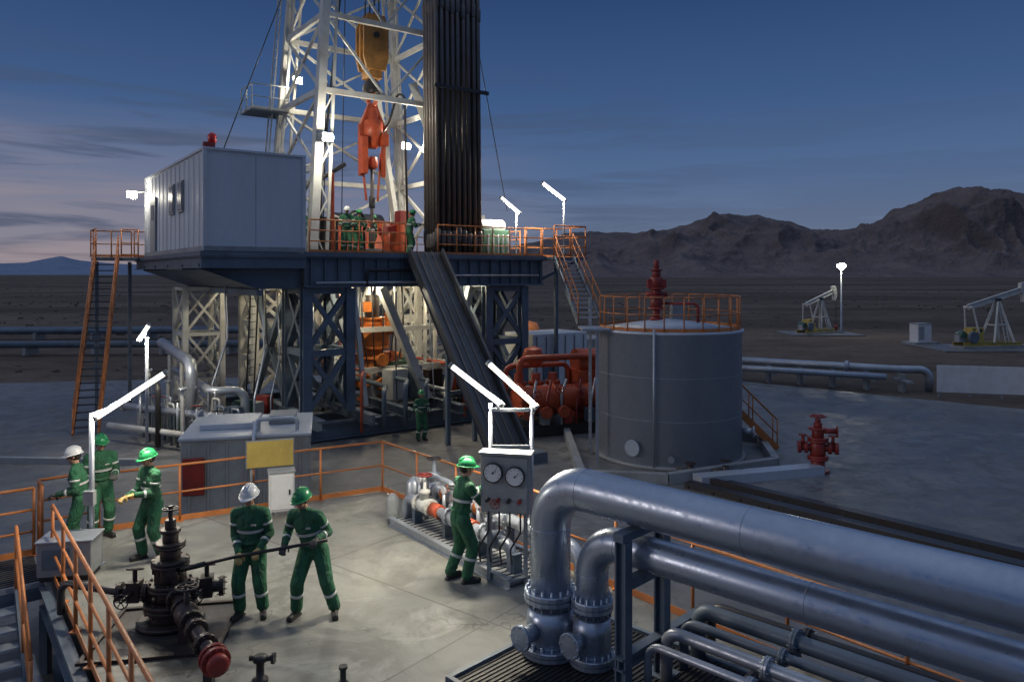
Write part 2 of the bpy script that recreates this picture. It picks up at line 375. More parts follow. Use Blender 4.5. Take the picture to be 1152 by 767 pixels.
# ------------------------------------------------------------------ mountains
def interp(tab, x):
    if x <= tab[0][0]: return tab[0][1]
    for (a, p), (b, q) in zip(tab[:-1], tab[1:]):
        if x <= b: t = (x-a)/(b-a); return p+(q-p)*t
    return tab[-1][1]
def ridged(x, y, s, o=6):
    t = 0; a = 1; w = 0; wgt = 1
    for i in range(o):
        r = 1-abs(noise.noise(V((x*s, y*s, 7.1*i))))*2.0; r = max(r, 0); r *= r
        t += r*a*wgt; w += a; wgt = min(1, max(0.15, r*1.6)); a *= 0.55; s *= 2.05
    return t/w
def mountain(name, env, y0, y1, t0, t1, na, nd, crest, c1, c2, nsc, amp=0.45):
    vs = []; fs = []
    for j in range(nd+1):
        s = j/nd; y = y0+(y1-y0)*s
        for i in range(na+1):
            t = t0+(t1-t0)*i/na; x = t*y
            e = interp(env, t)*(y0+(y1-y0)*crest)
            sh = smooth(0, crest, s) if s < crest else 1-smooth(crest, 1.0, s)
            rg = ridged(x, y, nsc)
            k = amp*(1-.78*sh**2.5)
            prof = (sh**1.2)*(1-k)+k*1.7*rg*(sh**0.6)
            edge = smooth(0, 0.06, (i/na))*smooth(0, 0.06, 1-i/na)
            vs.append((x, y, -3+e*prof*edge))
    w = na+1
    for j in range(nd):
        for i in range(na): fs.append((j*w+i, j*w+i+1, (j+1)*w+i+1, (j+1)*w+i))
    m, nt, p = newmat(name+'_rock')
    geo = nt.nodes.new('ShaderNodeNewGeometry'); tc = nt.nodes.new('ShaderNodeTexCoord').outputs['Object']
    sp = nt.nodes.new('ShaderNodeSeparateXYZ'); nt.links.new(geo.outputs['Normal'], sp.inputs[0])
    n1 = noise_(nt, tc, nsc*4, 5, 0.7)
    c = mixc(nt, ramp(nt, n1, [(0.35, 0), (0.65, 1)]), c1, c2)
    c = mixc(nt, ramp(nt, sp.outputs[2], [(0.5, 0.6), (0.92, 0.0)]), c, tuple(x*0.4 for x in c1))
    nt.links.new(c, p.inputs['Base Color']); p.inputs['Roughness'].default_value = 1; p.inputs['Specular IOR Level'].default_value = 0
    bb = nt.nodes.new('ShaderNodeBump'); bb.inputs['Strength'].default_value = 1.0; bb.inputs['Distance'].default_value = 0.06/nsc
    nt.links.new(noise_(nt, tc, nsc*9, 5, 0.7), bb.inputs['Height']); nt.links.new(bb.outputs[0], p.inputs['Normal'])
    b = B(); b.add(vs, fs, m, True); return b.build(name)
def E(l): return [((p-576)/850, h/850) for p, h in l]
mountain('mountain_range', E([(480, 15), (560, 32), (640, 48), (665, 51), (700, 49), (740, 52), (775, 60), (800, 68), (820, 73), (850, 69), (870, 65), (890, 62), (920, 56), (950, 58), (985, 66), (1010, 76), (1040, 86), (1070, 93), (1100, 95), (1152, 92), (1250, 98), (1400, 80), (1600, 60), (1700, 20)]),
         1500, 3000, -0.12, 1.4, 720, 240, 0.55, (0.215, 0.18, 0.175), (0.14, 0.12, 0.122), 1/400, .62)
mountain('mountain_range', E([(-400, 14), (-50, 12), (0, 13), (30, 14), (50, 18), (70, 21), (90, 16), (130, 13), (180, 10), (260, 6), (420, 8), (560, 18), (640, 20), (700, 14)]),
         6500, 9000, -1.2, 0.2, 300, 50, 0.6, (0.25, 0.31, 0.42), (0.21, 0.27, 0.38), 1/900, 0.35)  # far range: aerial haze is painted in as blue-grey rock colour

# ------------------------------------------------------------------ rig  (local frame: u right, v back)
RO = (-7.1, 26.1, 0); RZ = R(35.5)
rig = empty('drilling_rig', RO, RZ)
FZ = 5.35
b = B()
for v in (0.3, 2.2, 6.2, 8.2):
    b.ibeam((-0.8, v, -0.95), (11, v, -0.95), 0.4, 0.6, M_blue, 0.05)
for u in (0.1, 2.0, 3.6, 5.6, 7.5, 9.5):
    b.ibeam((u, -1.2, -0.47), (u, 9.5, -0.47), 0.3, 0.35, M_blue, 0.04)
def tower(b, u0, u1, v0, v1, z0, z1, mat, nl=3, w=0.26, wb=0.14):
    cs = [(u0, v0), (u1, v0), (u1, v1), (u0, v1)]
    for c in cs: b.ibeam((*c, z0), (*c, z1), w, w, mat, 0.035)
    for k in range(4):
        a = cs[k]; c = cs[(k+1) % 4]
        for i in range(nl):
            za = z0+(z1-z0)*i/nl; zb = z0+(z1-z0)*(i+1)/nl
            b.beam((*a, za), (*c, zb), wb, wb, mat); b.beam((*c, za), (*a, zb), wb*.9, wb*.9, mat)
            b.beam((*a, zb-.08), (*c, zb-.08), wb*1.1, wb*1.3, mat)
tower(b, 0.1, 1.7, 0.3, 2.2, -0.3, 4.1, M_blue, 2, 0.34, 0.18)
tower(b, 7.7, 9.5, 0.3, 2.2, -0.3, 4.1, M_blue, 2, 0.34, 0.18)
tower(b, 0.1, 1.7, 6.2, 8.0, -0.3, 4.1, M_cream, 3)
tower(b, 7.7, 9.5, 6.2, 8.0, -0.3, 4.1, M_cream, 3)
tower(b, -2.6, -1.2, 6.2, 8.0, YZ, 4.1, M_cream, 3, 0.2, 0.1)
b.beam((3.3, 1.0, 4.1), (5.3, 1.0, -0.3), 0.34, 0.3, M_cream); b.beam((7.4, 1.1, 4.1), (6.2, 1.1, -0.3), 0.26, 0.26, M_cream)
b.beam((1.9, 5, 4.1), (3.2, 5, -0.3), 0.24, 0.24, M_cream); b.beam((5.2, 6, 4.1), (3.4, 6, -0.3), 0.24, 0.24, M_cream)
b.beam((0.1, 2.3, 3.9), (0.1, 6.1, -0.3), 0.22, 0.22, M_blue); b.beam((0.12, 6.1, 3.9), (0.12, 2.3, -0.3), 0.2, 0.2, M_blue)
b.beam((1.9, 8.1, 3.9), (7.5, 8.1, -0.3), 0.2, 0.2, M_cream); b.beam((7.5, 8.1, 3.9), (1.9, 8.1, -0.3), 0.18, 0.18, M_cream)
b.beam((2.3, 0.2, -0.2), (1.85, 0.25, 4.0), 0.16, 0.16, M_cream)
for u in (2.6, 2.95, 6.3, 6.8): b.beam((u, 3.0, -0.3), (u, 3.0, 4.1), 0.12, 0.12, M_cream)
for z in (0.8, 2.4): b.beam((1.7, 2.35, z), (7.7, 2.35, z), 0.14, 0.2, M_cream); b.beam((1.7, 7.0, z), (7.7, 7.0, z), 0.14, 0.2, M_cream)
b.ladder((2.2, 2.6, -0.3), (2.2, 2.6, 4.1), 0.5, M_cream); b.ladder((-0.5, 5, YZ), (-0.5, 4.2, 4.4), 0.6, M_dark, (0.7, 0.7, 0))
for k in range(7):
    u = 1.9+k*0.85; b.path([(u, 5.6, 4.2), (u, 5.6, 1.5-0.1*k), (u+0.5, 4.6, 1.0-0.1*k), (u+.5, 4.6, -1.2)], 0.06, random.choice([M_galv, M_dark, M_red, M_cream]), 8, 0.2)
for k in range(14):
    u = random.uniform(2.2, 7.4); v = random.uniform(-.6, 4.5); h = random.uniform(.4, 1.3)
    b.box((u, v, -.28+h/2), (random.uniform(.3, .8), random.uniform(.3, .7), h), random.choice([M_grey, M_green, M_red, M_dark, M_cream, M_blue]), random.uniform(0, .3))
for k in range(7):
    z = random.uniform(0, 1.2); b.path([(1.6+k*.9, -1.0+.1*k, -.9), (1.6+k*.9, -1.0+.1*k, z), (2.2+k*.9, .2, z), (2.2+k*.9, 5.0, z)], random.choice([.05, .07, .09]), random.choice([M_galv, M_cream, M_red, M_blue]), 8, .15)
for k in range(12):
    u = random.uniform(-2.8, 9.5); v = random.uniform(.5, 5); u2 = u+random.uniform(-.8, .8)
    b.path([(u, v, 4.4), (u+.1, v, random.uniform(1, 2.5)), (u2, v-.5, .2), (u2, v-.6, -1.2)], random.choice([.025, .04]), random.choice([M_black, M_dark, M_galv]), 6, .4)
for k in range(5): b.box((-2.6+k*.55, 1.0+.6*k, YZ+.6), (.5, .5, 1.2+.2*(k % 3)), [M_grey, M_blue, M_green, M_cream, M_dred][k], .2*k)
b.build('substructure', rig)
b = B()
b.box2((-0.05, -0.05, FZ-0.12), (10.35, 9.05, FZ), M_floor)
b.ibeam((-0.05, 0.08, 4.68), (10.35, 0.08, 4.68), 0.34, 1.08, M_blue, 0.06)
b.ibeam((-0.05, 8.9, 4.68), (10.35, 8.9, 4.68), 0.34, 1.08, M_blue, 0.06)
for u in (0.12, 2.0, 4.9, 7.6, 10.15): b.ibeam((u, 0.26, 4.66), (u, 8.7, 4.66), 0.3, 1.0, M_blue, 0.05)
for i in range(21): b.box((i*0.5+0.15, -0.02, 4.68), (0.03, 0.12, 0.94), M_blue)
b.box2((-0.1, -0.16, FZ-0.14), (10.4, -0.06, FZ+0.02), M_blue)
for i in range(9): b.beam((0.3+i*1.2, 0.26, 4.4), (0.3+i*1.2, 8.7, 4.4), 0.12, 0.2, M_blue)
b.path([(0.3, -0.12, 4.3), (4.3, -0.12, 4.3), (4.3, -0.12, 4.55), (10.0, -0.12, 4.55)], 0.05, M_galv, 8, 0.1)
b.path([(2.2, -0.12, 4.2), (2.2, -0.12, 4.75), (5.2, -0.12, 4.75)], 0.06, M_dark, 8, 0.1)
b.box2((-3.55, -0.25, FZ-0.16), (-0.12, 12.1, FZ-0.02), M_blue)
b.ibeam((-3.5, -0.15, 4.99), (-0.07, -0.15, 4.99), 0.2, 0.38, M_blue); b.ibeam((-3.4, -0.04, 4.99), (-3.4, 12, 4.99), 0.2, 0.38, M_blue)
for v in (0.4, 2.8, 5.2, 7.6, 10):
    b.add([(-3.45, v, 4.95), (-0.05, v, 4.95), (-0.05, v, 4.1), (-1.6, v, 4.1), (-3.45, v, 4.75), (-3.45, v+.08, 4.95), (-0.05, v+.08, 4.95), (-0.05, v+.08, 4.1), (-1.6, v+.08, 4.1), (-3.45, v+.08, 4.75)],
          [(0, 1, 2, 3, 4), (9, 8, 7, 6, 5), (2, 7, 8, 3), (3, 8, 9, 4), (0, 4, 9, 5)], M_blue)
b.beam((-1.6, 0, 3.98), (-1.6, 10.2, 3.98), 0.2, 0.2, M_blue)
b.add([(-3.46, -.04, 4.76), (-1.6, -.04, 4.08), (-1.6, 10.1, 4.08), (-3.46, 10.1, 4.76)], [(0, 1, 2, 3)], M_blue)
b.build('rig_floor', rig)
b = B()
b.railing([(0.1, -0.02, FZ), (3.8, -0.02, FZ)], 1.15, M_orail, 0.9, 0.028, (0.35, 0.68)); b.railing([(5.2, -0.02, FZ), (10.3, -0.02, FZ)], 1.15, M_orail, 0.9, 0.028, (0.35, 0.68))
b.railing([(10.3, 1.6, FZ), (10.3, 9, FZ), (0.0, 9, FZ)], 1.15, M_orail, 1.2, 0.028, (0.35, 0.68))
b.railing([(-3.5, 12.0, FZ), (-0.1, 12.0, FZ)], 1.15, M_orail, 0.9, 0.028)
b.build('floor_railing', rig)
# derrick
b = B()
def dc(i, z):
    k = 0.07*(z-FZ); x0, x1, y0, y1 = 0.7+k, 6.9-k, 1.3+k*.6, 6.2-k*.6
    return V([(x0, y0, z), (x1, y0, z), (x1, y1, z), (x0, y1, z)][i])
TOP = 27
for i in range(4):
    b.beam(dc(i, FZ), dc(i, TOP), 0.3, 0.3, M_cream)
    o = V([(0.55, 0, 0), (-0.55, 0, 0), (-.55, 0, 0), (.55, 0, 0)][i]); o2 = V([(0, .5, 0), (0, .5, 0), (0, -.5, 0), (0, -.5, 0)][i])
    for oo in (o, o2):
        b.beam(dc(i, FZ)+oo, dc(i, TOP)+oo*.6, 0.1, 0.1, M_cream); nn = 22
        for k in range(nn):
            za = FZ+(TOP-FZ)*k/nn; zb = FZ+(TOP-FZ)*(k+1)/nn
            A_, B_ = (dc(i, za), dc(i, zb)+oo*.8) if k % 2 else (dc(i, za)+oo*.8, dc(i, zb))
            b.beam(A_, B_, 0.05, 0.05, M_cream)
zs = [FZ+3.2+2.9*k for k in range(8)]
for k, z in enumerate(zs):
    for i in range(4):
        j = (i+1) % 4
        if i == 0 and k < 1: continue
        b.beam(dc(i, z), dc(j, z), 0.16, 0.2, M_cream)
        if k < 7 and not (i == 0):
            z2 = zs[k+1]; b.beam(dc(i, z), dc(j, z2), 0.1, 0.1, M_cream); b.beam(dc(j, z), dc(i, z2), 0.09, 0.09, M_cream)
        if i == 0 and k < 7 and k >= 1:
            z2 = zs[k+1]; mid = (dc(0, z)+dc(1, z))/2; b.beam(mid, dc(0, z2), 0.09, 0.09, M_cream); b.beam(mid, dc(1, z2), 0.08, 0.08, M_cream)
for i in (1, 2, 3):
    j = (i+1) % 4; b.beam(dc(i, FZ), dc(j, zs[0]), 0.12, 0.12, M_cream); b.beam(dc(j, FZ), dc(i, zs[0]), 0.11, 0.11, M_cream)
b.beam((5.3, 2.2, 12.4), (7.3, 0.9, FZ), 0.3, 0.34, M_cream); b.beam((4.9, 4.8, 12.4), (6.4, 5.4, FZ), 0.24, 0.26, M_cream)
b.ladder(dc(3, FZ)+V((-.45, 0, 0)), dc(3, TOP)+V((-.45, 0, 0)), 0.45, M_cream, (0, 1, 0), 0.35)
for z in (FZ+5.9, FZ+12):
    b.box((0.45, 6.0, z), (1.5, 1.5, 0.08), M_blue); b.railing([(-.3, 6.75, z), (-.3, 5.25, z), (1.2, 5.25, z)], 1.0, M_cream, 0.7, 0.025, (0.5,))
b.build('derrick_mast', rig)
WX, WY = 3.95, 3.2
b = B()
prof = [(-.42, 12.9), (-.55, 13.4), (-.55, 14.6), (-.38, 15.15), (.38, 15.15), (.55, 14.6), (.55, 13.4), (.42, 12.9)]
for y0, y1 in ((-.42, -.3), (-.06, .06), (.3, .42)):
    n = 8; b.add([(WX+x, WY+y0, z) for x, z in prof]+[(WX+x, WY+y1, z) for x, z in prof], [tuple(range(n)), tuple(range(2*n-1, n-1, -1))]+[(i, n+i, n+(i+1) % n, (i+1) % n) for i in range(n)], M_yel)
for y in (-.18, .18): b.lathe([(.44, -.1), (.5, -.09), (.42, 0), (.5, .09), (.44, .1)], (WX, WY+y, 14.3), M_dark, 20, (0, 1, 0))
b.tube((WX, WY-.5, 14.3), (WX, WY+.5, 14.3), 0.13, M_dark)
b.box((WX, WY, 12.75), (.6, .7, .35), M_yel); b.lathe([(.28, 0), (.32, .15), (.24, .5), (.16, .6)], (WX, WY, 12.0), M_dark, 16)
b.torus((WX, WY, 12.15), (0, 1, 0), 0.32, 0.11, M_pipe, 20, 8)
b.build('travelling_block', rig, bevel=0.02)
b = B()
b.torus((WX, WY, 11.75), (1, .2, 0), 0.26, 0.09, M_red, 18, 8)
b.lathe([(.14, 1.75), (.22, 1.6), (.26, 1.2), (.44, 1.05), (.44, .55), (.34, .45), (.3, .1), (.18, 0)], (WX, WY, 9.75), M_red, 18)
for s in (-1, 1):
    b.beam((WX+.08*s, WY, 11.6), (WX+.52*s, WY, 10.6), 0.18, 0.14, M_red); b.beam((WX+.52*s, WY, 10.7), (WX+.5*s, WY, 8.6), 0.16, 0.16, M_red)
    b.tube((WX+.44*s, WY+.1, 9.6), (WX+.25*s, WY, 7.6), 0.05, M_red)
b.box((WX-.5, WY-.3, 9.4), (.26, .3, 1.5), M_red); b.box((WX+.42, WY-.25, 10.1), (.3, .3, .5), M_red)
b.lathe([(.2, .5), (.24, .3), (.24, .1), (.14, 0)], (WX, WY, 8.9), M_red, 14)
b.build('hook_and_swivel', rig, bevel=0.015)
b = B()
b.tube((WX, WY, FZ), (WX, WY, 9.2), 0.075, M_pipe)
b.lathe([(.11, 0), (.13, .1), (.13, .4), (.11, .5)], (WX, WY, 7.3), M_dark, 12); b.lathe([(.11, 0), (.13, .1), (.13, .5), (.11, .6)], (WX, WY, FZ+.5), M_pipe, 12)
b.build('drill_string', rig)
b = B()
for k in range(8):
    x = WX-.35+.1*k; b.tube((x, WY-.15+(k % 2)*.3, 15.0), (x*.9+.4, WY, TOP), 0.016, M_dark, seg=5)
b.tube((-2.6, 1.0, FZ+3.2), (1.6, 3.2, 19), 0.02, M_dark, seg=5)
b.tube((9.6, 1.6, FZ+2), (6.2, 2.6, 26), 0.02, M_dark, seg=5); b.tube((2.0, 3.6, FZ), (2.4, 3.6, 24), 0.025, M_dark, seg=5)
b.tube((2.9, 3.9, FZ), (3.2, 3.9, 24), 0.02, M_dark, seg=5); b.path([(5.4, 2.8, FZ), (5.2, 2.8, 13), (4.6, 3.0, 10.8), (4.2, 3.1, 10.2)], 0.05, M_black, 8, 1)
b.path([(1.2, 1.7, FZ), (1.2, 1.7, 8), (2.4, 2.4, 17)], 0.05, M_dark, 8, 1)
b.build('wire_lines', rig)
b = B()
for i in range(9):
    for j in range(5):
        u = 5.35+i*.245+random.uniform(-.01, .01); v = 0.25+j*.23
        b.tube((u, v, FZ+.07), (u+random.uniform(-.03, .03), v+.25, 22), 0.088, M_pipe, seg=9)
        for z in (FZ+.4, FZ+9.6): b.lathe([(.09, 0), (.115, .06), (.115, .5), (.09, .56)], (u, v+(z-FZ)*.015, z+random.uniform(-.15, .15)), M_pipe, 9)
b.box2((5.1, .05, FZ), (7.6, 1.4, FZ+.06), M_dark)
b.beam((5.1, .08, 11.9), (7.6, .08, 11.9), .1, .14, M_dark); b.beam((5.1, .12, 18), (7.6, .12, 18), .1, .14, M_dark)
b.build('racked_drill_pipe', rig)
b = B()
t0, t1 = V((4.55, -.1, FZ+.05)), V((4.55, -5.7, YZ+.1))
d, sd, up, L = b.frame(t0, t1)
b.obox((t0+t1)/2, d*L/2, sd*.62, up*.06, M_ramp)
for q in (-.69, .69): b.ibeam(t0+sd*q+up*.1, t1+sd*q+up*.1, .1, .36, M_ramp, .02)
for q in (-.3, 0, .3): b.obox((t0+t1)/2+sd*q+up*.075, d*L/2, sd*.03, up*.015, M_pipe)
b.beam((4.0, -2.8, 1.9), (4.0, -2.8, YZ), .14, .14, M_blue); b.beam((5.1, -2.8, 1.9), (5.1, -2.8, YZ), .14, .14, M_blue); b.beam((4.0, -2.8, .5), (5.1, -2.8, .5), .1, .1, M_blue)
b.box2((3.7, -6.6, YZ), (5.4, -5.6, YZ+.3), M_blue)
b.build('v_door_ramp', rig)
b = B()
z = YZ
for r, h, mt in [(.45, .35, M_dark), (.62, .12, M_bop), (.4, .3, M_bop), (.62, .1, M_bop), (.5, .5, M_bop), (.66, .12, M_bop), (.45, .25, M_bop), (.66, .12, M_bop), (.55, .6, M_bop), (.66, .1, M_bop), (.42, .3, M_bop), (.7, .14, M_bop), (.72, .8, M_bop), (.5, .25, M_bop), (.6, .1, M_bop), (.3, .9, M_pipe)]:
    b.lathe([(r*.97, 0), (r, .02), (r, h-.02), (r*.97, h)], (WX, WY, z), mt, 20); z += h
for z in (.25, 1.2):
    b.box((WX, WY, z), (2.0, .5, .4), M_bop); b.tube((WX-1.3, WY, z), (WX+1.3, WY, z), .17, M_bop, seg=14)
    b.tube((WX-.1, WY-1.2, z), (WX-.1, WY+1, z), .14, M_bop, seg=12); b.flange((WX-.1, WY-1.2, z), (0, 1, 0), .26, .12, M_bop, 8)
    b.wheel((WX+.5, WY-.8, z+.1), (0, 1, 0), .2, M_dred)
b.box((WX+.5, WY-.6, 2.6), (.3, .3, .9), M_bop); b.box((WX-.5, WY-.6, 3.3), (.4, .3, .4), M_bop)
for k in range(4): b.path([(WX-.8+.45*k, WY-.75, 3.9), (WX-.8+.45*k, WY-.85, 2.2), (WX-.5+.3*k, WY-.7, .9)], .03, M_black, 6, .2)
b.build('blowout_preventer', rig, bevel=0.02)
b = B()
b.box((4.8, 6.6, FZ+.9), (2.6, 1.4, 1.5), M_red); b.tube((3.7, 6.6, FZ+1.3), (5.9, 6.6, FZ+1.3), .7, M_dark, seg=20)
b.box((5.4, 3.4, FZ+.7), (.7, .8, 1.4), M_red); b.box((5.4, 3.3, FZ+1.66), (.5, .5, .5), M_dred); b.beam((5.2, 3.3, FZ+1.2), (4.3, 3.2, FZ+1.0), .25, .3, M_dred)
b.lathe([(.7, 0), (.7, .2), (.5, .25), (.3, .3)], (WX, WY, FZ), M_dark, 20)
b.box((2.5, 4.6, FZ+.8), (.9, .6, 1.6), M_dark); b.box((1.6, 6.9, FZ+1), (1.0, .8, 2), M_green)
b.box((8.5, 1.3, FZ+.55), (1.3, 1.0, 1.1), M_green); b.tube((7.9, 1.3, FZ+1.25), (9.1, 1.3, FZ+1.25), .32, M_grey, seg=16); b.box((9.3, 2.6, FZ+.8), (.8, .8, 1.5), M_cream)
for k in range(5): b.tube((8.0+k*.25, .7, FZ+.1), (8.0+k*.25, .7, FZ+.9), .05, M_galv, seg=8)
b.box((9.5, 5, FZ+1), (1.2, 1.8, 2), M_grey)
b.path([(3.2, 2.3, FZ), (3.2, 2.3, FZ+1.6), (2.6, 2.3, FZ+1.8), (2.4, 2.3, FZ)], .05, M_black, 8, .3)
b.tube((1.5, 2.6, FZ+2.9), (2.6, 2.8, FZ+3.6), .09, M_dark); b.beam((2.0, 2.6, FZ), (2.0, 2.6, FZ+3.2), .12, .12, M_red)
for k in range(6): b.box((.6+k*.35, 4.0+.5*(k % 3), FZ+.5+.1*(k % 4)), (.28, .3, 1.0+.2*(k % 4)), [M_dark, M_green, M_grey, M_blue, M_red, M_dark][k])
b.build('floor_machinery', rig, bevel=0.015)
def flood(b, p, r=0.13, em=None, house=True):
    p = V(p); b.sph(p, r, em or E_flood, seg=10, rings=6)
    if house: b.box(p+V((0, r+.1, .05)), (.4, .06, .3), M_grey)
b = B()
flood(b, (1.15, .75, 9.55)); flood(b, (5.6, 3.2, 10.0), 0.12); flood(b, (1.6, 5.2, 12.6), 0.08)
b.beam((.9, 1.2, 9.7), (1.2, .92, 9.6), .06, .06, M_cream)
flood(b, (2.9, 6.6, 4.25), .08, E_low, False); flood(b, (2.75, 1.3, 4.25), 0.09, E_low, False); flood(b, (6.3, 2.2, 4.25), .09, E_low, False); flood(b, (-.8, 4.0, 4.3), .06, E_low, False); flood(b, (5.6, 5.6, 4.25), .08, E_low, False)
flood(b, (-3.95, 9.5, 7.9), .16, E_cab)
b.beam((-3.35, 9.8, 8.1), (-3.95, 9.7, 8.0), .06, .06, M_grey)
b.build('rig_floodlights', rig)
def tubelamp(b, c, d, L, r, em, house=M_grey):
    c = V(c); d = V(d).normalized()
    b.tube(c-d*L/2, c+d*L/2, r, em, seg=12, cap=False)
    z = V((0, 0, 1)); up = (z-d*z.dot(d)).normalized()
    b.beam(c-d*(L/2+.04)-up*(r*.2)+V((0, r*1.2, 0)), c+d*(L/2+.04)-up*(r*.2)+V((0, r*1.2, 0)), r*.8, r*1.6, house)
    for q in (-1, 1): b.tube(c+d*q*L/2, c+d*q*(L/2+.06), r*1.15, house, seg=10)
    return (tuple(c-up*(r+.02)), tuple(-up), L*.95, r*1.8, tuple(d))
b = B()
la = tubelamp(b, (9.0, .5, 7.5), (-.7, .3, .62), 1.0, .055, E_rig); b.tube((9.3, .5, FZ), (9.3, .5, 7.3), .035, M_galv)
lb = tubelamp(b, (10.9, -.05, 8.15), (-.7, .3, .55), 1.2, .06, E_rig); b.tube((11.4, -.1, FZ), (11.4, -.1, 7.95), .04, M_galv)
o = b.build('rig_tube_lights', rig)
for q in (la, lb): lamp(o, q[0], (-.3, .9, -1), q[2], q[3], 220, along=q[4])
b = B()
b.box2((-5.2, 10.4, FZ-.16), (-3.57, 12.1, FZ-.04), M_blue)
b.railing([(-5.2, 10.4, FZ), (-5.2, 12.1, FZ), (-3.6, 12.1, FZ)], 1.15, M_orail, .8, .028)
b.railing([(-4.25, 10.4, FZ), (-3.6, 10.4, FZ)], 1.15, M_orail, .8, .028)
b.stairs((-4.8, 10.3, FZ-.1), (-6.0, 6.4, YZ), .85, 26, M_orail, M_dark, M_orail)
b.beam((-5.0, 11.9, FZ-.2), (-5.0, 11.9, YZ), .14, .14, M_blue); b.beam((-3.7, 11.9, FZ-.2), (-3.7, 11.9, YZ), .14, .14, M_blue)
b.build('side_stairs', rig)
b = B()
b.box2((10.42, -.6, FZ-.14), (12.3, 1.5, FZ-.02), M_blue)
b.railing([(10.5, -.55, FZ), (12.25, -.55, FZ), (12.25, 1.45, FZ), (10.45, 1.45, FZ)], 1.3, M_orail, .8, .03, (.33, .66))
b.beam((12.1, -.4, FZ-.1), (10.5, .6, 4.3), .12, .12, M_blue); b.beam((12.1, 1.3, FZ-.1), (12.1, 1.3, YZ), .14, .14, M_blue)
b.stairs((10.9, -.7, FZ-.05), (8.2, -5.4, 2.9), .8, 15, M_blue, M_galv, M_orail)
b.build('right_landing_and_stair', rig)

# doghouse
dog = empty('rig_cabin', RO, RZ)
b = B()
x0, x1, y0, y1, z0, z1 = -3.35, -.1, 0, 10, FZ, 8.6
b.box2((x0, y0, z0), (x1, y1, z1), M_cabin)
b.box2((x0-.06, y0-.06, z1), (x1+.06, y1+.06, z1+.08), M_cabin)
for x in (x0, x1):
    b.box((x, y0, (z0+z1)/2), (.12, .12, z1-z0-.01), M_cabin)
b.box((x0, y1, (z0+z1)/2), (.12, .12, z1-z0-.01), M_cabin)
b.box2((x0-.04, y0-.07, z0), (x1+.04, y0+.01, z0+.16), M_grey); b.box2((x0-.07, y0+.07, z0), (x0+.01, y1, z0+.16), M_grey)
b.box((x0+1.62, y0-.003, 7.0), (.02, .008, 3.0), M_grey)
for i in range(1, 14): b.box((x0-.008, y0+i*.72, 7.0), (.02, .05, 3.05), M_cabin)
b.build('walls_and_roof', dog, bevel=0.012)
b = B()
for v in (3.24, 4.68):
    b.box((x0-.05, v, 7.35), (.06, .8, 1.1), M_grey); b.box((x0-.085, v, 7.35), (.02, .66, .95), M_glass)
b.box((x0-.05, 8.2, 6.6), (.06, 1.0, 2.2), M_grey); b.box((x0-.085, 8.2, 7.1), (.02, .5, .6), M_glass)
b.build('windows_and_door', dog)
b = B()
b.tube((x0+.35, .5, z1+.08), (x0+.35, .5, z1+.3), .05, M_dark); b.lathe([(.12, 0), (.14, .05), (.14, .25), (.06, .33)], (x0+.35, .5, z1+.3), M_beacon, 14)
b.box((x0+.2, .3, z1+.2), (.35, .2, .15), M_dred); b.box((-1.4, 6, z1+.25), (1, 1.2, .3), M_grey)
b.build('roof_beacon_and_unit', dog)

# ------------------------------------------------------------------ storage tank
tk = empty('storage_tank', (5.17, 24.95, YZ))
b = B(); TR = 2.33; TH = 4.04
b.lathe([(TR+.1, 0), (TR+.1, .12)], (0, 0, 0), M_grey, 64)
b.lathe([(TR, .12), (TR, TH), (TR+.06, TH+.01), (TR+.06, TH+.09), (TR, TH+.1)], (0, 0, 0), M_tank, 72)
b.lathe([(TR-.02, 0), (.3, .28), (.02, .3)], (0, 0, TH+.1), M_tank, 72)
for z in (1.45, 2.75): b.torus((0, 0, z), (0, 0, 1), TR-.002, .004, M_tank, 72, 5)
b.build('tank_shell', tk)
b = B()
t = R(-128); c = V((math.cos(t), math.sin(t), 0))
b.tube(c*TR+V((0, 0, .6)), c*(TR+.1)+V((0, 0, .6)), .2, M_tank, seg=20); b.flange(c*(TR+.12)+V((0, 0, .6)), c, .25, .05, M_tank, 14)
t = R(-100); c = V((math.cos(t), math.sin(t), 0)); b.tube(c*TR+V((0, 0, .4)), c*(TR+.3)+V((0, 0, .4)), .06, M_galv); b.flange(c*(TR+.3)+V((0, 0, .4)), c, .1, .04, M_galv, 8)
t = R(-20); c = V((math.cos(t), math.sin(t), 0)); b.tube(c*TR+V((0, 0, .9)), c*(TR+.35)+V((0, 0, .9)), .1, M_galv); b.flange(c*(TR+.35)+V((0, 0, .9)), c, .17, .05, M_galv, 8)
c = V((math.cos(R(-112)), math.sin(R(-112)), 0))
b.tube(c*(TR+.08)+V((0, 0, .1)), c*(TR+.08)+V((0, 0, TH+.2)), .035, M_galv)
b.build('manway_and_nozzles', tk)
b = B(); pts = []
for k in range(25):
    t = 2*math.pi*k/24; pts.append((TR*.97*math.cos(t), TR*.97*math.sin(t), TH+.1))
b.railing(pts, 1.05, M_orail, 1.2, .022, (.5,), True)
b.build('roof_railing', tk)
b = B(); z = TH+.35
for r, h in [(.22, .1), (.12, .25), (.26, .08), (.2, .3), (.28, .08), (.16, .2), (.26, .06), (.22, .35), (.14, .2), (.2, .06), (.09, .3)]:
    b.lathe([(r*.95, 0), (r, .01), (r, h-.01), (r*.95, h)], (-.4, 0, z), M_dred, 16); z += h
b.tube((-.75, 0, TH+1.2), (-.05, 0, TH+1.2), .1, M_dred); b.box((-.4, 0, TH+1.55), (.6, .3, .28), M_dred); b.box((.35, .3, TH+.6), (.4, .4, .6), M_grey)
b.path([(-.2, 0, TH+.9), (.9, -.3, TH+.9), (.9, -.3, TH+.2)], .05, M_dred, 8, .15)
b.build('relief_valve_stack', tk)
b = B()
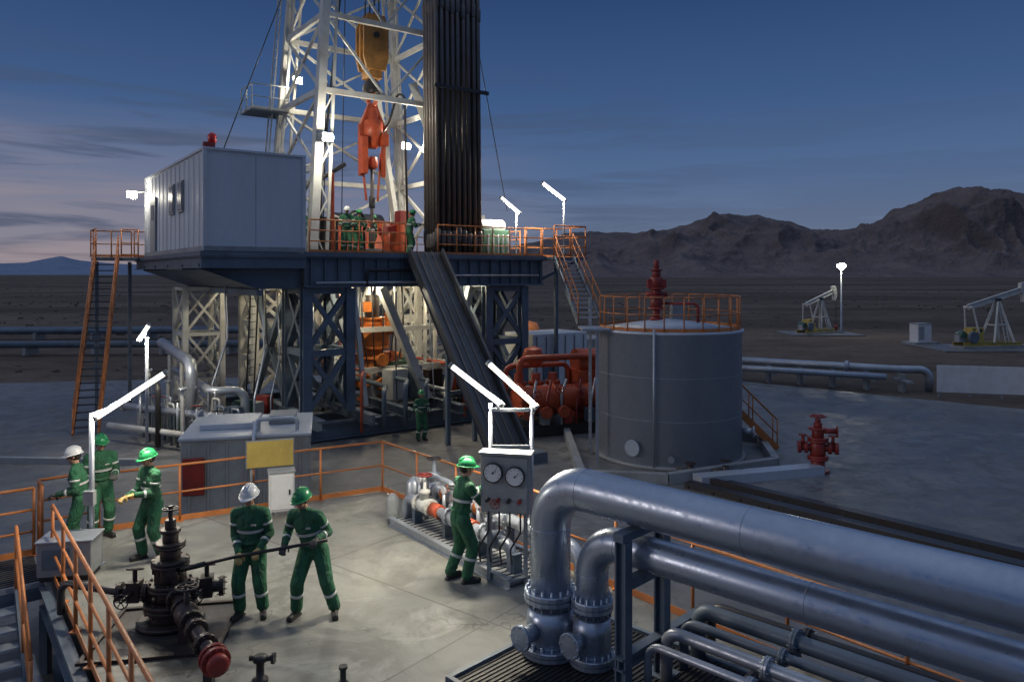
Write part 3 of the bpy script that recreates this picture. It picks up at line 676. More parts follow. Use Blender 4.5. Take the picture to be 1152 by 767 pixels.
b.ladder((-TR-.25, .1, 0), (-TR-.25, .1, TH+1.1), .5, M_galv, (0, 1, 0)); b.beam((-TR-.15, -1.1, 0), (-TR-.15, -1.1, TH+.1), .09, .09, M_galv)
b.box((-TR-.2, -.6, TH+.12), (.9, 1.4, .06), M_galv)
b.stairs((TR-.1, 1.1, 1.6), (TR+1.5, .9, 0), .7, 8, M_orail, M_dark, M_orail)
b.build('access_ladder', tk)
b = B()
P = [(2.0, 21.7), (4.4, 21.35), (8.1, 23.2), (8.7, 26.5), (6, 28.6), (2.0, 28.2), (2.0, 21.7)]
for q, w in zip(P[:-1], P[1:]): b.beam((*q, YZ+.14), (*w, YZ+.14), .22, .28, M_grey)
b.beam((5.2, 21.2, YZ+.13), (9.1, 22.4, YZ+.13), .5, .26, M_tank)
b.build('tank_bund_kerb')

# ------------------------------------------------------------------ mud pump (red) behind ramp
mp_ = empty('mud_pump', (1.9, 29.0, YZ), R(20))
b = B()
b.box((0, 0, .2), (4.4, 2.4, .4), M_dark)
b.tube((-1.9, -.5, 1.25), (1.4, -.5, 1.25), .5, M_red, seg=24); b.flange((-1.95, -.5, 1.25), (1, 0, 0), .62, .16, M_red, 14); b.flange((-.6, -.5, 1.25), (1, 0, 0), .58, .1, M_red, 12); b.flange((.4, -.5, 1.25), (1, 0, 0), .58, .1, M_dred, 12)
b.flange((1.4, -.5, 1.25), (1, 0, 0), .62, .16, M_red, 14)
b.box((1.4, .3, 1.3), (1.6, 1.3, 1.8), M_red); b.tube((.7, .3, 2.5), (2.1, .3, 2.5), .5, M_red, seg=20)
for i in range(3):
    b.lathe([(.22, 0), (.22, .35), (.3, .36), (.3, .5), (.18, .52), (.18, .8)], (-1.6+i*.7, .4, 1.3), M_red, 14); b.tube((-1.9+i*.7, -1.4, .9), (-1.9+i*.7, -.4, .9), .14, M_red, seg=12)
    b.flange((-1.9+i*.7, -1.4, .9), (0, 1, 0), .22, .1, M_red, 8)
b.path([(-1.8, -.2, 2.0), (-1.8, -.2, 2.75), (2.2, -.2, 2.75), (2.2, -.8, 2.75), (2.2, -.8, .4)], .12, M_red, 12, .3)
b.path([(-2.1, .5, .4), (-2.1, .5, 2.4), (.5, .5, 2.4), (.5, .5, 1.6)], .1, M_red, 12, .3)
b.lathe([(.1, 0), (.35, .1), (.42, .4), (.35, .7), (.1, .8)], (-.9, .7, 2.3), M_red, 18)
b.box((-.4, 1.1, .9), (1.2, .5, 1.2), M_grey)
for k in range(7): b.path([(-1.7+k*.6, -1.15, .4), (-1.7+k*.6, -1.15, 1.0+.25*(k % 3)), (-1.4+k*.6, -.9, 2.0)], .05, M_dred if k % 2 else M_galv, 8, .15)
for k in range(4): b.wheel((-1.5+k*.9, -1.2, 1.5+.2*(k % 2)), (0, 1, 0), .17, M_dred); b.box((-1.2+k*.9, -1.2, .7), (.3, .3, .5), [M_grey, M_dred, M_blue, M_dark][k])
b.build('pump_body', mp_, bevel=0.02)
b = B()
b.box((0, 0, 1.6), (3.2, 2.2, 3.2), M_white); b.box((2.9, .3, 1.4), (2, 2, 2.8), M_grey)
for i in range(6): b.box((-1.4+i*.55, -1.13, 1.6), (.05, .06, 3.0), M_grey)
b.box((-.6, -1.15, 1.3), (.9, .04, 2), M_blue)
b.build('equipment_container', None, (1.6, 35.5, YZ), R(35.5), 0.02)
b = B(); b.lathe([(.1, 3.6), (.5, 3.5), (.62, 3.2), (.62, 0)], (0, 0, 0), M_orail, 24); b.tube((0, 0, 3.6), (0, 0, 3.9), .08, M_dred)
b.torus((0, 0, 2.0), (0, 0, 1), .62, .03, M_orail, 24); b.torus((0, 0, 1), (0, 0, 1), .62, .03, M_orail, 24)
b.build('orange_silo', None, (.75, 37.5, YZ))

# ------------------------------------------------------------------ left of rig
b = B()
b.box2((-1.5, -1.4, 0), (1.5, 1.4, 1.85), M_grey); b.box2((-1.56, -1.46, 1.85), (1.56, 1.46, 1.93), M_tank)
for i in range(7): b.box((-1.3+i*.43, -1.42, .9), (.06, .05, 1.7), M_grey)
for i in range(5): b.box((-1.52, -1.1+i*.5, .9), (.05, .06, 1.7), M_grey)
b.box((-.5, .2, 2.0), (1.4, 1.5, .14), M_tank); b.box((.8, .3, 2.05), (.7, .9, .22), M_grey); b.box((-1.2, -1.46, 1.0), (.5, .06, .9), M_dred)
b.tube((.2, -.9, 1.9), (.2, -.9, 2.2), .1, M_galv); b.path([(1.2, -1, 1.9), (1.2, -1, 2.25), (0.2, -1.1, 2.25), (.2, -1.6, 1.9), (.2, -1.6, 0)], .05, M_galv, 8, .15)
b.build('mud_mixing_tank', None, (-6.9, 20.0, YZ), R(14), 0.02)
b = B()
b.path([(-14.6, 31.5, 1.75), (-11.2, 26.4, 1.5), (-11.2, 26.4, -.9)], .2, M_galv, 16, .5)
b.path([(-13.9, 31.2, .7), (-10.4, 26.1, .55), (-9.4, 26.6, .55), (-9.4, 26.6, -1.2)], .15, M_galv, 14, .4)
b.path([(-14.2, 27.2, -.1), (-9.2, 24.6, -.1), (-9.2, 24.6, -1.2)], .12, M_galv, 12, .3)
b.path([(-14.2, 26.6, -.7), (-8.6, 23.9, -.7)], .1, M_cream, 12, .3)
b.path([(-13.4, 27.5, .9), (-11.9, 25.4, .9), (-11.9, 25.4, -1.2)], .09, M_dark, 10, .3)
for (x, y, h) in ((-13.6, 30.0, 1.5), (-12.2, 27.9, 1.4), (-11.5, 27.5, .3), (-12.9, 26.8, 1.2), (-10.3, 25.4, -.3), (-10.9, 25.0, .8), (-13.2, 29.0, .5)):
    b.beam((x, y, YZ), (x, y, h), .1, .1, M_cream); b.flange((x, y, h), (0, 0, 1), .14, .06, M_galv, 6)
for k in range(6): b.flange((-14.2+k*.9+.3, 27.05-k*.47, -.1), (5, -2.6, 0), .2, .08, M_galv, 8)
for k in range(5): b.wheel((-12.8+k*.8, 26.0-k*.35, .55-.1*k), (0, .2, 1), .18, M_dred if k % 2 else M_dark); b.tube((-12.8+k*.8, 26.0-k*.35, -.8), (-12.8+k*.8, 26.0-k*.35, .5-.1*k), .04, M_galv)
for k in range(4): b.box((-13.6+k*1.4, 28.4-k*.7, YZ+.5), (.8, .6, 1.0), [M_grey, M_green, M_cream, M_grey][k], .3)
for k in range(16):
    x = -13.4+k*.33; y = 27.5-k*.17-.3*(k % 3); z = -.6+.17*(k*7 % 8); b.path([(x, y, YZ), (x, y, z), (x+.35, y-.3, z), (x+.35, y-.3, YZ)], .04, [M_galv, M_cream, M_blue][k % 3], 8, .1)
b.build('process_piping')
b = B()
for y, z, r in ((66, -.55, .28), (66.8, -.45, .25), (52, -.5, .26), (52.8, -.55, .22)):
    b.tube((-90, y, z), (-12 if y > 60 else -14, y+4, z), r, M_blue, seg=12)
for k in range(16): b.box((-88+k*5, 66.4+k*.26, -1), (.2, 1.6, .6), M_grey); b.box((-88+k*4.8, 52.4+k*.26, -1), (.2, 1.6, .5), M_grey)
b.build('background_pipeline')
b = B()
b.path([(9.6, 44.6, -.25), (19.7, 38.6, -.25), (21.2, 38.4, -.25), (21.2, 38.4, -1.3)], .2, M_galv, 14, .45)
b.path([(9.6, 43.4, -.55), (18.8, 37.9, -.55)], .16, M_galv, 14)
for k in range(8): b.beam((9.9+k*1.4, 44.0-k*.83, YZ-.05), (9.9+k*1.4, 44.0-k*.83, -.42), .14, .5, M_grey); b.box((9.9+k*1.4, 43.9-k*.83, -.75), (.25, 1.6, .1), M_grey)
for k in (2, 7): b.flange((9.6+k*1.15, 44.6-k*.683, -.25), (10, -6, 0), .3, .14, M_galv, 10)
b.build('yard_pipeline')

# ------------------------------------------------------------------ red valve, trench, fences, far objects
b = B(); z = 0
for r, h in [(.34, .08), (.2, .28), (.3, .07), (.3, .07), (.22, .4), (.3, .07), (.3, .07), (.17, .22), (.26, .07), (.12, .14), (.08, .12)]:
    b.lathe([(r*.96, 0), (r, .01), (r, h-.01), (r*.96, h)], (0, 0, z), M_dred, 18); z += h
for s in (-1, 1):
    b.tube((0, 0, .72), (s*.5, 0, .72), .11, M_dred, seg=14); b.flange((s*.33, 0, .72), (1, 0, 0), .18, .07, M_dred, 8); b.flange((s*.52, 0, .72), (1, 0, 0), .18, .08, M_dred, 8)
    b.tube((s*.42, 0, .72), (s*.42, 0, 1.08), .05, M_dred); b.wheel((s*.42, 0, 1.08), (0, 0, 1), .13, M_dred)
b.tube((0, -.1, 1.25), (.5, -.1, 1.25), .08, M_dred); b.wheel((.52, -.1, 1.25), (1, 0, 0), .15, M_dred)
b.wheel((0, 0, 1.66), (0, 0, 1), .22, M_dred)
b.build('red_wellhead_valve', None, (9.15, 22.6, YZ), R(-15))
b = B()
d = V((.663, -.749, 0)); s0 = V((4.9, 21.0, YZ)); sd = V((.749, .663, 0))
for o, w, h, mt in ((0, .35, .16, M_dark), (.55, .14, .22, M_dark), (.95, .3, .12, M_dark)):
    p = s0+sd*o; b.beam(p+V((0, 0, h/2)), p+d*22+V((0, 0, h/2)), w, h, mt)
for i in range(28): p = s0+d*(i*.8+.1); b.beam(p-sd*.2+V((0, 0, .045)), p+sd*1.15+V((0, 0, .045)), .08, .08, M_dark)
b.build('cable_trench_rails')
b = B()
for x, y, s in ((6.2, 21.9, 1), (5.2, 22.0, .8)):
    b.lathe([(.12, 0), (.14, .2), (.1, .25), (.1, .35)], (x, y, YZ), M_brown, 12); b.wheel((x, y, YZ+.5*s), (0, 0, 1), .15, M_brown); b.tube((x-.4, y, YZ+.2), (x+.5, y, YZ+.2), .07, M_brown)
b.build('drain_valves')
b = B()
b.box2((0, 0, .25), (7, .08, 1.55), M_white)
for k in range(6): b.box((.1+k*1.36, .1, .75), (.08, .08, 1.5), M_grey)
b.build('white_barrier_panel', None, (20.6, 36.6, YZ-.05), R(-14))
def pumpjack(loc, rz, s, fx):
    e = empty('pumpjack', loc, rz); e.scale = (s*fx, s, s)
    b = B()
    b.box((-.4, 0, .12), (6.4, 1.6, .24), M_grey)
    for y in (-.55, .55): b.ibeam((-3.4, y, .38), (2.2, y, .38), .2, .3, M_sign)
    b.build('base_skid', e)
    b = B()
    for y in (-.75, .75):
        b.beam((1.2, y, .5), (.3, y*.15, 3.9), .16, .2, M_cream); b.beam((-.7, y, .5), (.3, y*.15, 3.9), .14, .18, M_cream)
    b.beam((-.25, -.5, 1.9), (-.25, .5, 1.9), .1, .1, M_cream); b.beam((.9, -.5, 1.9), (.9, .5, 1.9), .1, .1, M_cream); b.beam((-.25, -.5, 1.92), (.9, -.5, 1.92), .1, .1, M_cream)
    b.ladder((.55, -.75, .5), (.4, -.2, 3.6), .35, M_cream)
    b.build('samson_post', e)
    b = B(); A0 = V((-2.5, 0, 3.35)); A1 = V((2.7, 0, 4.75))
    b.ibeam(A0, A1, .24, .42, M_cream, .04); b.box((.3, 0, 3.95), (.4, .5, .2), M_dark)
    pr = [(-.25, .55), (.18, .62), (.42, .3), (.5, -.2), (.42, -.7), (.2, -1.1), (0, -1.0), (-.05, -.4), (-.25, -.2)]
    pr = [(x+2.75, z+4.75) for x, z in pr]; n = len(pr)
    b.add([(x, -.17, z) for x, z in pr]+[(x, .17, z) for x, z in pr], [tuple(range(n)), tuple(range(2*n-1, n-1, -1))]+[(i, n+i, n+(i+1) % n, (i+1) % n) for i in range(n)], M_cream)
    b.build('walking_beam_and_horsehead', e)
    b = B()
    b.box((-1.9, 0, 1.1), (1.1, .8, 1.2), M_sign); b.tube((-1.9, -.7, 1.5), (-1.9, .7, 1.5), .14, M_dark)
    for y in (-.62, .62):
        b.beam((-1.9, y, 1.5), (-2.5, y, .9), .5, .12, M_sign, (0, 1, 0)); b.lathe([(.42, -.12), (.48, -.1), (.48, .1), (.42, .12)], (-2.55, y, .95), M_blue, 16, (0, 1, 0))
        b.beam((-2.1, y*1.1, 1.3), (-2.4, y*.7, 3.3), .09, .12, M_cream)
    b.tube((-2.4, -.5, 3.35), (-2.4, .5, 3.35), .09, M_cream); b.box((-3.2, 0, .85), (.7, .5, .6), M_grey); b.tube((-3.2, -.4, 1.15), (-3.2, .3, 1.15), .25, M_green, seg=14)
    b.build('gearbox_and_crank', e)
    b = B()
    for y in (-.08, .08): b.tube((3.24, y, 4.5), (3.24, y, 1.8), .02, M_dark, seg=5)
    b.tube((3.24, 0, 2.0), (3.24, 0, .6), .04, M_dark); b.lathe([(.2, 0), (.15, .5), (.2, .55), (.1, .9)], (3.24, 0, 0), M_dred, 12); b.box((3.24, 0, 1.8), (.12, .35, .08), M_dark)
    b.build('bridle_and_wellhead', e)
pumpjack((30.5, 75, YZ), R(35), .88, 1)
pumpjack((38.6, 60.5, YZ), R(12), .98, 1)
b = B()
prism(b, [(27, 72.5), (34, 72.5), (34, 78), (27, 78)], -1.4, YZ+.06, M_yard); prism(b, [(33, 57.5), (47, 57.5), (47, 63.5), (33, 63.5)], -1.4, YZ+.06, M_yard)
b.build('pumpjack_pad_pavement')
b = B()
b.box((0, 0, .1), (2.4, 1.6, .2), M_grey); b.box((0, 0, .95), (1.3, 1.0, 1.5), M_white); b.box((0, 0, 1.73), (1.4, 1.1, .06), M_grey); b.box((-.3, -.51, .95), (.5, .02, 1.1), M_grey)
b.build('electrical_cabinet', None, (34.6, 64, YZ), .2)
def streetlamp(loc, h):
    b = B(); b.lathe([(.16, 0), (.1, .4), (.06, h)], (0, 0, 0), M_galv, 12); b.box((0, 0, .1), (.5, .5, .2), M_grey)
    b.box((0, .08, h+.15), (.9, .16, .3), M_grey)
    b.sph((0, -.14, h+.12), (.42, .14, .3), E_street, seg=10, rings=6)
    b.build('street_lamp', None, loc)
streetlamp((32.9, 75.5, YZ), 6.6)

# ------------------------------------------------------------------ big pipes
A = V((.72, -.694, 0)).normalized(); NA = V((.694, .72, 0)).normalized()
def bigpipe(name, base, r, z, bend, mat=M_clad):
    e = empty(name); base = V(base)
    b = B(); p0 = base+V((0, 0, .42)); p1 = base+V((0, 0, z)); p2 = p1+A*15
    b.path([p0, p1, p2], r, mat, 40, bend, 16)
    b.build('pipe_run', e)
    b = B()
    for s in (bend, 2.6, 5.2, 7.8): b.torus(p1+A*s, A, r, .005, mat, 36, 5)
    b.torus(base+V((0, 0, z-bend)), (0, 0, 1), r, .005, mat, 36, 5)
    b.flange(base+V((0, 0, .72)), (0, 0, 1), r*1.32, .13, mat, 16)
    b.lathe([(r*1.1, 0), (r*1.18, .05), (r*1.22, .3), (r*1.1, .45)], base+V((0, 0, .12)), mat, 24)
    b.flange(base+V((0, 0, .08)), (0, 0, 1), r*1.45, .12, mat, 16)
    b.tube(base+V((-r*.9, -r*.9, .35)), base+V((-r*1.5, -r*1.5, .35)), .1, mat, seg=14); b.flange(base+V((-r*1.5, -r*1.5, .35)), (1, 1, 0), .15, .05, mat, 8)
    b.build('flanges_and_valve', e)
bigpipe('transfer_pipeline', (.47, 9.2, 0), .245, 2.08, .55)
bigpipe('transfer_pipeline', (.95, 8.93, 0), .19, 1.5, .42)
b = B()
def support(s):
    c = V((.47, 9.2, 0))+A*s
    n0 = c-NA*.24; n1 = c+NA*.52
    for q in (n0, n1): b.ibeam(q, q+V((0, 0, 1.72)), .13, .14, M_blue, .02, tuple(A)); b.box(q+V((0, 0, .015)), (.3, .3, .024), M_blue, .78)
    b.beam(n0-NA*.1+V((0, 0, 1.775)), n1+NA*.2+V((0, 0, 1.775)), .13, .09, M_blue)
    b.beam(n0+V((0, 0, 1.24)), n1+V((0, 0, 1.24)), .11, .11, M_blue)
    b.ibeam(n0-NA*.1+V((0, 0, .42)), n1+NA*.8+V((0, 0, .42)), .12, .14, M_blue, .02)
for s in (1.25, 5.6, 9.9): support(s)
b.build('pipe_support_frames')
b = B()
for o, z, r, mt in ((.25, .58, .07, M_galv), (.62, .56, .055, M_blue), (.95, .6, .09, M_blue), (-.12, .56, .045, M_galv), (1.25, .55, .06, M_dark)):
    p = V((.6, 9.3, 0))+NA*(o)+A*1.35+V((0, 0, z)); b.path([p-V((0, 0, z)), p, p+A*14], r, mt, 14, .18)
    for k in (1.2, 3.8, 6.4): b.flange(p+A*k, A, r*1.7, .06, mt, 8)
for k in range(3):
    p = V((1.9, 7.1, 0))+A*(k*1.2-.3)-NA*.15; b.path([p+V((0, 0, .2)), p+NA*1.6+V((0, 0, .2))], .045, M_dark, 10); b.wheel(p+V((0, 0, .45)), (0, 0, 1), .12, M_dred if k == 1 else M_dark); b.tube(p, p+V((0, 0, .45)), .04, M_dark)
b.build('small_bore_pipes')
b = B()
c0 = V((.1, 9.0, 0))
b.obox(c0+A*5.75+NA*.35+V((0, 0, .009)), A*6, NA*1.2, V((0, 0, .004)), M_black)
for s in (-.88, 1.58):
    b.obox(c0+NA*s-A*.25+A*6+V((0, 0, .02)), A*6, NA*.03, V((0, 0, .03)), M_blue)
b.obox(c0+NA*.35-A*.28+V((0, 0, .02)), A*.03, NA*1.26, V((0, 0, .032)), M_blue)
for k in range(180): b.obox(c0+NA*.35-A*.2+A*(k*.065)+V((0, 0, .018)), A*.003, NA*1.18, V((0, 0, .008)), M_dark)
b.build('pipe_trench_grating')

# ------------------------------------------------------------------ deck railings
b = B()
b.railing([(-7.35, 13.45, 0), (-2.75, 16.05, 0)], 1.05, M_orail, 1.35, .024, (.52,))
b.build('safety_railing')
b = B()
b.railing([(-2.75, 16.05, 0), (1.52, 11.05, 0), (12, -1.5, 0)], 1.05, M_orail, 1.35, .024, (.52,), first=False)
b.build('safety_railing')
b = B()
LD = V((.615, -.79, 0)).normalized(); LN = V((-.79, -.615, 0)).normalized()
l0 = V((-8.05, 12.85, 0))
b.railing([(-7.35, 13.45, 0), tuple(l0), tuple(l0+LD*.45)], 1.1, M_orail, 1, .026, (.36, .68), first=False)
b.railing([tuple(l0+LD*1.75), tuple(l0+LD*15)], 1.1, M_orail, 1.15, .026, (.36, .68))
b.build('safety_railing')
st = empty('access_staircase')
b = B()
a0 = l0+LD*.5+LN*.12
b.obox(a0+LD*.65+LN*.75+V((0, 0, -.05)), LD*.65, LN*.75, V((0, 0, .04)), M_galv)
for k in range(14): b.obox(a0+LD*(.06+k*.09)+LN*.75, LD*.008, LN*.74, V((0, 0, .012)), M_dark)
b.obox(a0+LD*.65+LN*.75+V((0, 0, -.18)), LD*.68, LN*.78, V((0, 0, .08)), M_blue)
b.railing([tuple(a0), tuple(a0+LN*1.5), tuple(a0+LN*1.5+LD*1.3)], 1.1, M_orail, .75, .026, (.36, .68))
for q in (a0+LN*1.45+LD*.05, a0+LN*1.45+LD*1.25): b.beam(q+V((0, 0, -.26)), V((q.x, q.y, YZ)), .1, .1, M_blue)
b.build('landing', st)
b = B()
t = a0+LD*1.35+LN*.8; b.stairs(t+V((0, 0, -.1)), t+LD*1.9+V((0, 0, YZ)), .9, 8, M_blue, M_galv, M_orail, (1, 1))
b.build('stair_flight', st)
b = B()
b.ibeam(l0+LD*1.9+LN*.12+V((0, 0, -.2)), l0+LD*15+LN*.12+V((0, 0, -.2)), .14, .3, M_blue)
for k in range(9): q = l0+LD*(2+k*1.6)+LN*.12; b.beam(V((q.x, q.y, YZ)), q+V((0, 0, -.36)), .12, .12, M_blue)
b.path([l0+LD*3+LN*.4+V((0, 0, -.6)), l0+LD*14+LN*.4+V((0, 0, -.6))], .07, M_galv); b.path([l0+LD*3+LN*.65+V((0, 0, -.95)), l0+LD*14+LN*.65+V((0, 0, -.95))], .1, M_dark)
b.build('deck_edge_beam')

# ------------------------------------------------------------------ sign & boxes at railing
b = B()
b.box((0, 0, 1.1), (.86, .03, .5), M_sign); b.box((0, .03, 1.1), (.9, .02, .54), M_grey)
for x in (-.35, .35): b.beam((x, .07, 0), (x, .07, 1.3), .05, .05, M_grey)
b.build('yellow_warning_sign', None, (-4.72, 14.75, 0), R(20), .004)
b = B()
b.box((0, 0, .5), (.46, .28, .72), M_white); b.box((0, -.15, .5), (.4, .02, .64), M_white); b.box((0, 0, .88), (.5, .34, .03), M_grey); b.beam((-.15, .05, 0), (-.15, .05, .14), .05, .05, M_grey); b.beam((.15, .05, 0), (.15, .05, .14), .05, .05, M_grey)
b.box((.14, -.17, .5), (.03, .02, .1), M_black)
b.build('electrical_box', None, (-4.38, 14.35, 0), R(20), .008)
b = B()
b.box((0, 0, .33), (.75, .5, .5), M_grey); b.box((0, 0, .6), (.8, .55, .03), M_galv); b.box((0, 0, .04), (.7, .45, .08), M_dark); b.box((-.1, -.26, .35), (.4, .02, .3), M_blue)
b.build('junction_box', None, (-6.75, 11.55, 0), R(10), .01)

# ------------------------------------------------------------------ work lights
b = B()
b.tube((0, 0, 0), (0, 0, 2.42), .04, M_galv, seg=12); b.box((0, 0, .015), (.3, .3, .03), M_galv); b.beam((0, 0, 2.38), (.16, 0, 2.38), .05, .05, M_galv)
b.box((0, -.06, 1.1), (.16, .1, .22), M_grey)
q = tubelamp(b, (.62, 0, 2.7), (.95, .25, .66), 1.15, .04, E_tube)
b.beam((.0, 0, 2.4), (.3, .06, 2.5), .05, .04, M_galv)
o = b.build('work_light', None, (-6.62, 11.9, 0)); lamp(o, q[0], (.25, -.1, -1), q[2], q[3], 150, along=q[4])
b = B()
for x in (-.33, .3): b.tube((x, 0, 0), (x, 0, 2.62), .03, M_galv, seg=10); b.box((x, 0, .012), (.2, .2, .024), M_galv)
b.beam((-.36, 0, 2.52), (.36, 0, 2.52), .05, .05, M_galv); b.beam((-.33, 0, 1.96), (.3, 0, 1.96), .04, .04, M_galv)
q1 = tubelamp(b, (-.55, 0, 2.9), (-.78, .25, .56), .95, .04, E_tube); q2 = tubelamp(b, (0.0, .05, 2.9), (-.7, .25, .6), .95, .04, E_tube)
b.beam((-.2, 0, 2.54), (-.25, 0, 2.66), .05, .04, M_galv); b.beam((.3, 0, 2.5), (.3, 0, 2.66), .05, .04, M_galv)
o = b.build('work_light', None, (0.0, 11.6, 0))
lamp(o, q1[0], (-.35, -.12, -1), q1[2], q1[3], 190, along=q1[4]); lamp(o, q2[0], (.1, -.1, -1), q2[2], q2[3], 120, along=q2[4])
b = B(); b.tube((0, 0, 0), (0, 0, 3.9), .05, M_galv); q = tubelamp(b, (-.1, 0, 4.05), (.5, 0, .75), .55, .06, E_rig)
o = b.build('work_light', None, (-11.6, 24.0, YZ)); lamp(o, q[0], V((.1, .4, -1)), .5, .09, 170, along=q[4])

# ------------------------------------------------------------------ gauge panel
gp = empty('gauge_panel', (-.08, 11.25, 0), R(-12))
b = B()
b.box((0, 0, 1.5), (.74, .22, .86), M_grey); b.box((0, -.12, 1.5), (.68, .02, .8), M_grey); b.box((0, 0, 1.95), (.8, .3, .04), M_grey)
for x in (-.28, .28): b.beam((x, .05, 0), (x, .05, 1.07), .06, .06, M_grey)
b.build('cabinet', gp, bevel=.01)
b = B()
for x, z in ((-.17, 1.68), (.16, 1.64)):
    b.lathe([(.14, 0), (.15, -.01), (.15, -.05), (.13, -.055)], (x, -.13, z), M_dark, 24, (0, 1, 0)); b.lathe([(.128, 0), (.128, -.004)], (x, -.186, z), M_white, 24, (0, 1, 0))
    b.beam((x, -.193, z), (x+.06, -.193, z+.06), .012, .004, M_black); b.tube((x, -.19, z), (x, -.197, z), .015, M_black)
    for k in range(9): t = R(-40+k*32.5); b.box((x+.108*math.cos(t), -.192, z+.108*math.sin(t)), (.012, .003, .012), M_black)
for k in range(4):
    x = -.25+k*.16; b.tube((x, -.13, 1.28), (x, -.22, 1.28), .03, M_dred if k % 2 else M_black); b.path([(x, -.1, 1.1), (x, -.1, .8), (x-.15, -.12, .55), (x-.15, 0, .3)], .014, M_black, 8, .1)
b.wheel((-.12, -.26, 1.25), (0, 1, 0), .07, M_dred)
b.build('gauges_and_valves', gp)

# ------------------------------------------------------------------ valve skid
D_ = V((.61, -.79, 0)).normalized(); ND = V((.79, .61, 0)).normalized()
sk = empty('valve_manifold_skid', (-2.25, 13.85, 0), math.atan2(D_.y, D_.x))
b = B()
b.box2((0, .02, .1), (3.6, .98, .13), M_grey)
for y in (.02, .98): b.ibeam((0, y, .08), (3.6, y, .08), .1, .155, M_galv, .015)
for k in range(7): b.beam((.1+k*.56, .07, .05), (.1+k*.56, .93, .05), .08, .09, M_grey)
for k in range(28): b.box((.08+k*.128, .5, .137), (.012, .84, .014), M_dark)
b.build('skid_base', sk)
b = B()
def valve(b, x, y, z, r, mt, wm, up=.45):
    b.lathe([(r*1.2, -.16), (r*1.5, -.08), (r*1.6, 0), (r*1.5, .08), (r*1.2, .16)], (x, y, z), mt, 16, (1, 0, 0)); b.flange((x-.2, y, z), (1, 0, 0), r*1.75, .06, mt, 8); b.flange((x+.2, y, z), (1, 0, 0), r*1.75, .06, mt, 8)
    b.lathe([(r*1.1, 0), (r*.9, .12), (r*1.2, .13), (r*1.2, .18), (r*.4, .2), (r*.25, up)], (x, y, z+r), mt, 12); b.wheel((x, y, z+r+up), (0, 0, 1), .13, wm)
b.path([(.1, .3, -.0), (.1, .3, .5), (3.3, .3, .5), (3.3, .3, 0)], .085, M_galv, 16, .2)
b.path([(-.5, .78, .02), (-.5, .78, .62), (4.3, .78, .62), (4.3, .78, 0)], .1, M_galv, 16, .25)
b.path([(.4, .55, .14), (.4, .55, .95), (1.3, .55, .95), (1.3, .55, .5)], .05, M_galv, 12, .12)
valve(b, .75, .3, .5, .085, M_cream, M_dred); valve(b, 1.75, .3, .5, .085, M_galv, M_dark); valve(b, 2.75, .3, .5, .085, M_galv, M_dark, .3)
valve(b, .3, .78, .62, .1, M_galv, M_dark); valve(b, 1.3, .78, .62, .1, M_cream, M_dark); valve(b, 2.4, .78, .62, .1, M_galv, M_dred)
for x in (1.15, 2.2): b.tube((x-.12, .3, .5), (x+.12, .3, .5), .12, M_red, seg=16)
for x in (.8, 1.85, 3.1): b.tube((x-.12, .78, .62), (x+.12, .78, .62), .14, M_galv if x > 3 else M_bop, seg=16); b.flange((x+.2, .78, .62), (1, 0, 0), .17, .06, M_galv, 10)
for x in (.5, 1.5, 2.5, 3.4): b.box((x, .3, .26), (.08, .16, .3), M_blue); b.box((x+.1, .78, .32), (.08, .16, .42), M_blue)
for x in (.15, 1.0, 2.05): b.tube((x, .55, .14), (x, .55, .75), .035, M_galv); b.lathe([(.07, 0), (.08, .02), (.08, .05), (.07, .06)], (x, .52, .78), M_white, 14, (0, 1, 0))
b.lathe([(.12, 0), (.14, .1), (.14, .55), (.05, .65)], (-.05, .55, .14), M_galv, 16); b.lathe([(.1, 0), (.12, .1), (.12, .4), (.05, .5)], (-.15, .15, .02), M_grey, 16)
b.build('pipes_and_valves', sk)

# ------------------------------------------------------------------ foreground christmas tree
b = B(); z = .02
for r, h in [(.42, .05), (.26, .12), (.33, .06), (.33, .06), (.2, .14), (.28, .05), (.28, .05), (.17, .2), (.24, .05), (.24, .05), (.13, .14), (.19, .04), (.19, .04), (.1, .12), (.13, .05), (.07, .12), (.03, .18)]:
    b.lathe([(r*.95, 0), (r, .01), (r, h-.01), (r*.95, h)], (0, 0, z), M_brown, 20); z += h
for zf, rr in ((.2, .3), (.44, .25), (.72, .21)):
    for k in range(10): t = 2*math.pi*k/10; b.tube((rr*math.cos(t), rr*math.sin(t), zf-.04), (rr*math.cos(t), rr*math.sin(t), zf+.14), .018, M_brown, seg=6)
b.box((0, 0, .62), (.3, .3, .22), M_brown)
for s, a in ((-1, .1), (1, .25)):
    d = V((s*math.cos(a), math.sin(a)*s, 0))
    b.tube((0, 0, .42), d*.62+V((0, 0, .42)), .075, M_brown, seg=14); b.flange(d*.3+V((0, 0, .42)), d, .14, .06, M_brown, 8); b.flange(d*.64+V((0, 0, .42)), d, .13, .06, M_brown, 8)
    b.box(d*.45+V((0, 0, .44)), (.16, .2, .26), M_brown, a); b.tube(d*.45+V((0, 0, .5)), d*.45+V((0, 0, .74)), .03, M_brown); b.wheel(d*.45+V((0, 0, .72)), (0, .3, 1), .1, M_brown)
    b.tube(d*.45+V((0, -.1, .44)), d*.45+V((0, -.34, .44)), .028, M_brown); b.wheel(d*.45+V((0, -.36, .44)), (0, 1, 0), .09, M_brown)
b.path([(-.62, -.06, .42), (-1.6, .25, .42), (-1.6, .25, 0)], .05, M_dark, 12, .15)
b.wheel((0, 0, 1.5), (0, 0, 1), .1, M_brown)
b.build('wellhead_christmas_tree', None, (-4.52, 10.0, 0), 0, .004)
b = B()
d = V((1.3, -1.75, -.1)).normalized(); p = V((-4.45, 9.9, .45))
b.path([p, p+d*2.05], .075, M_brown, 18)
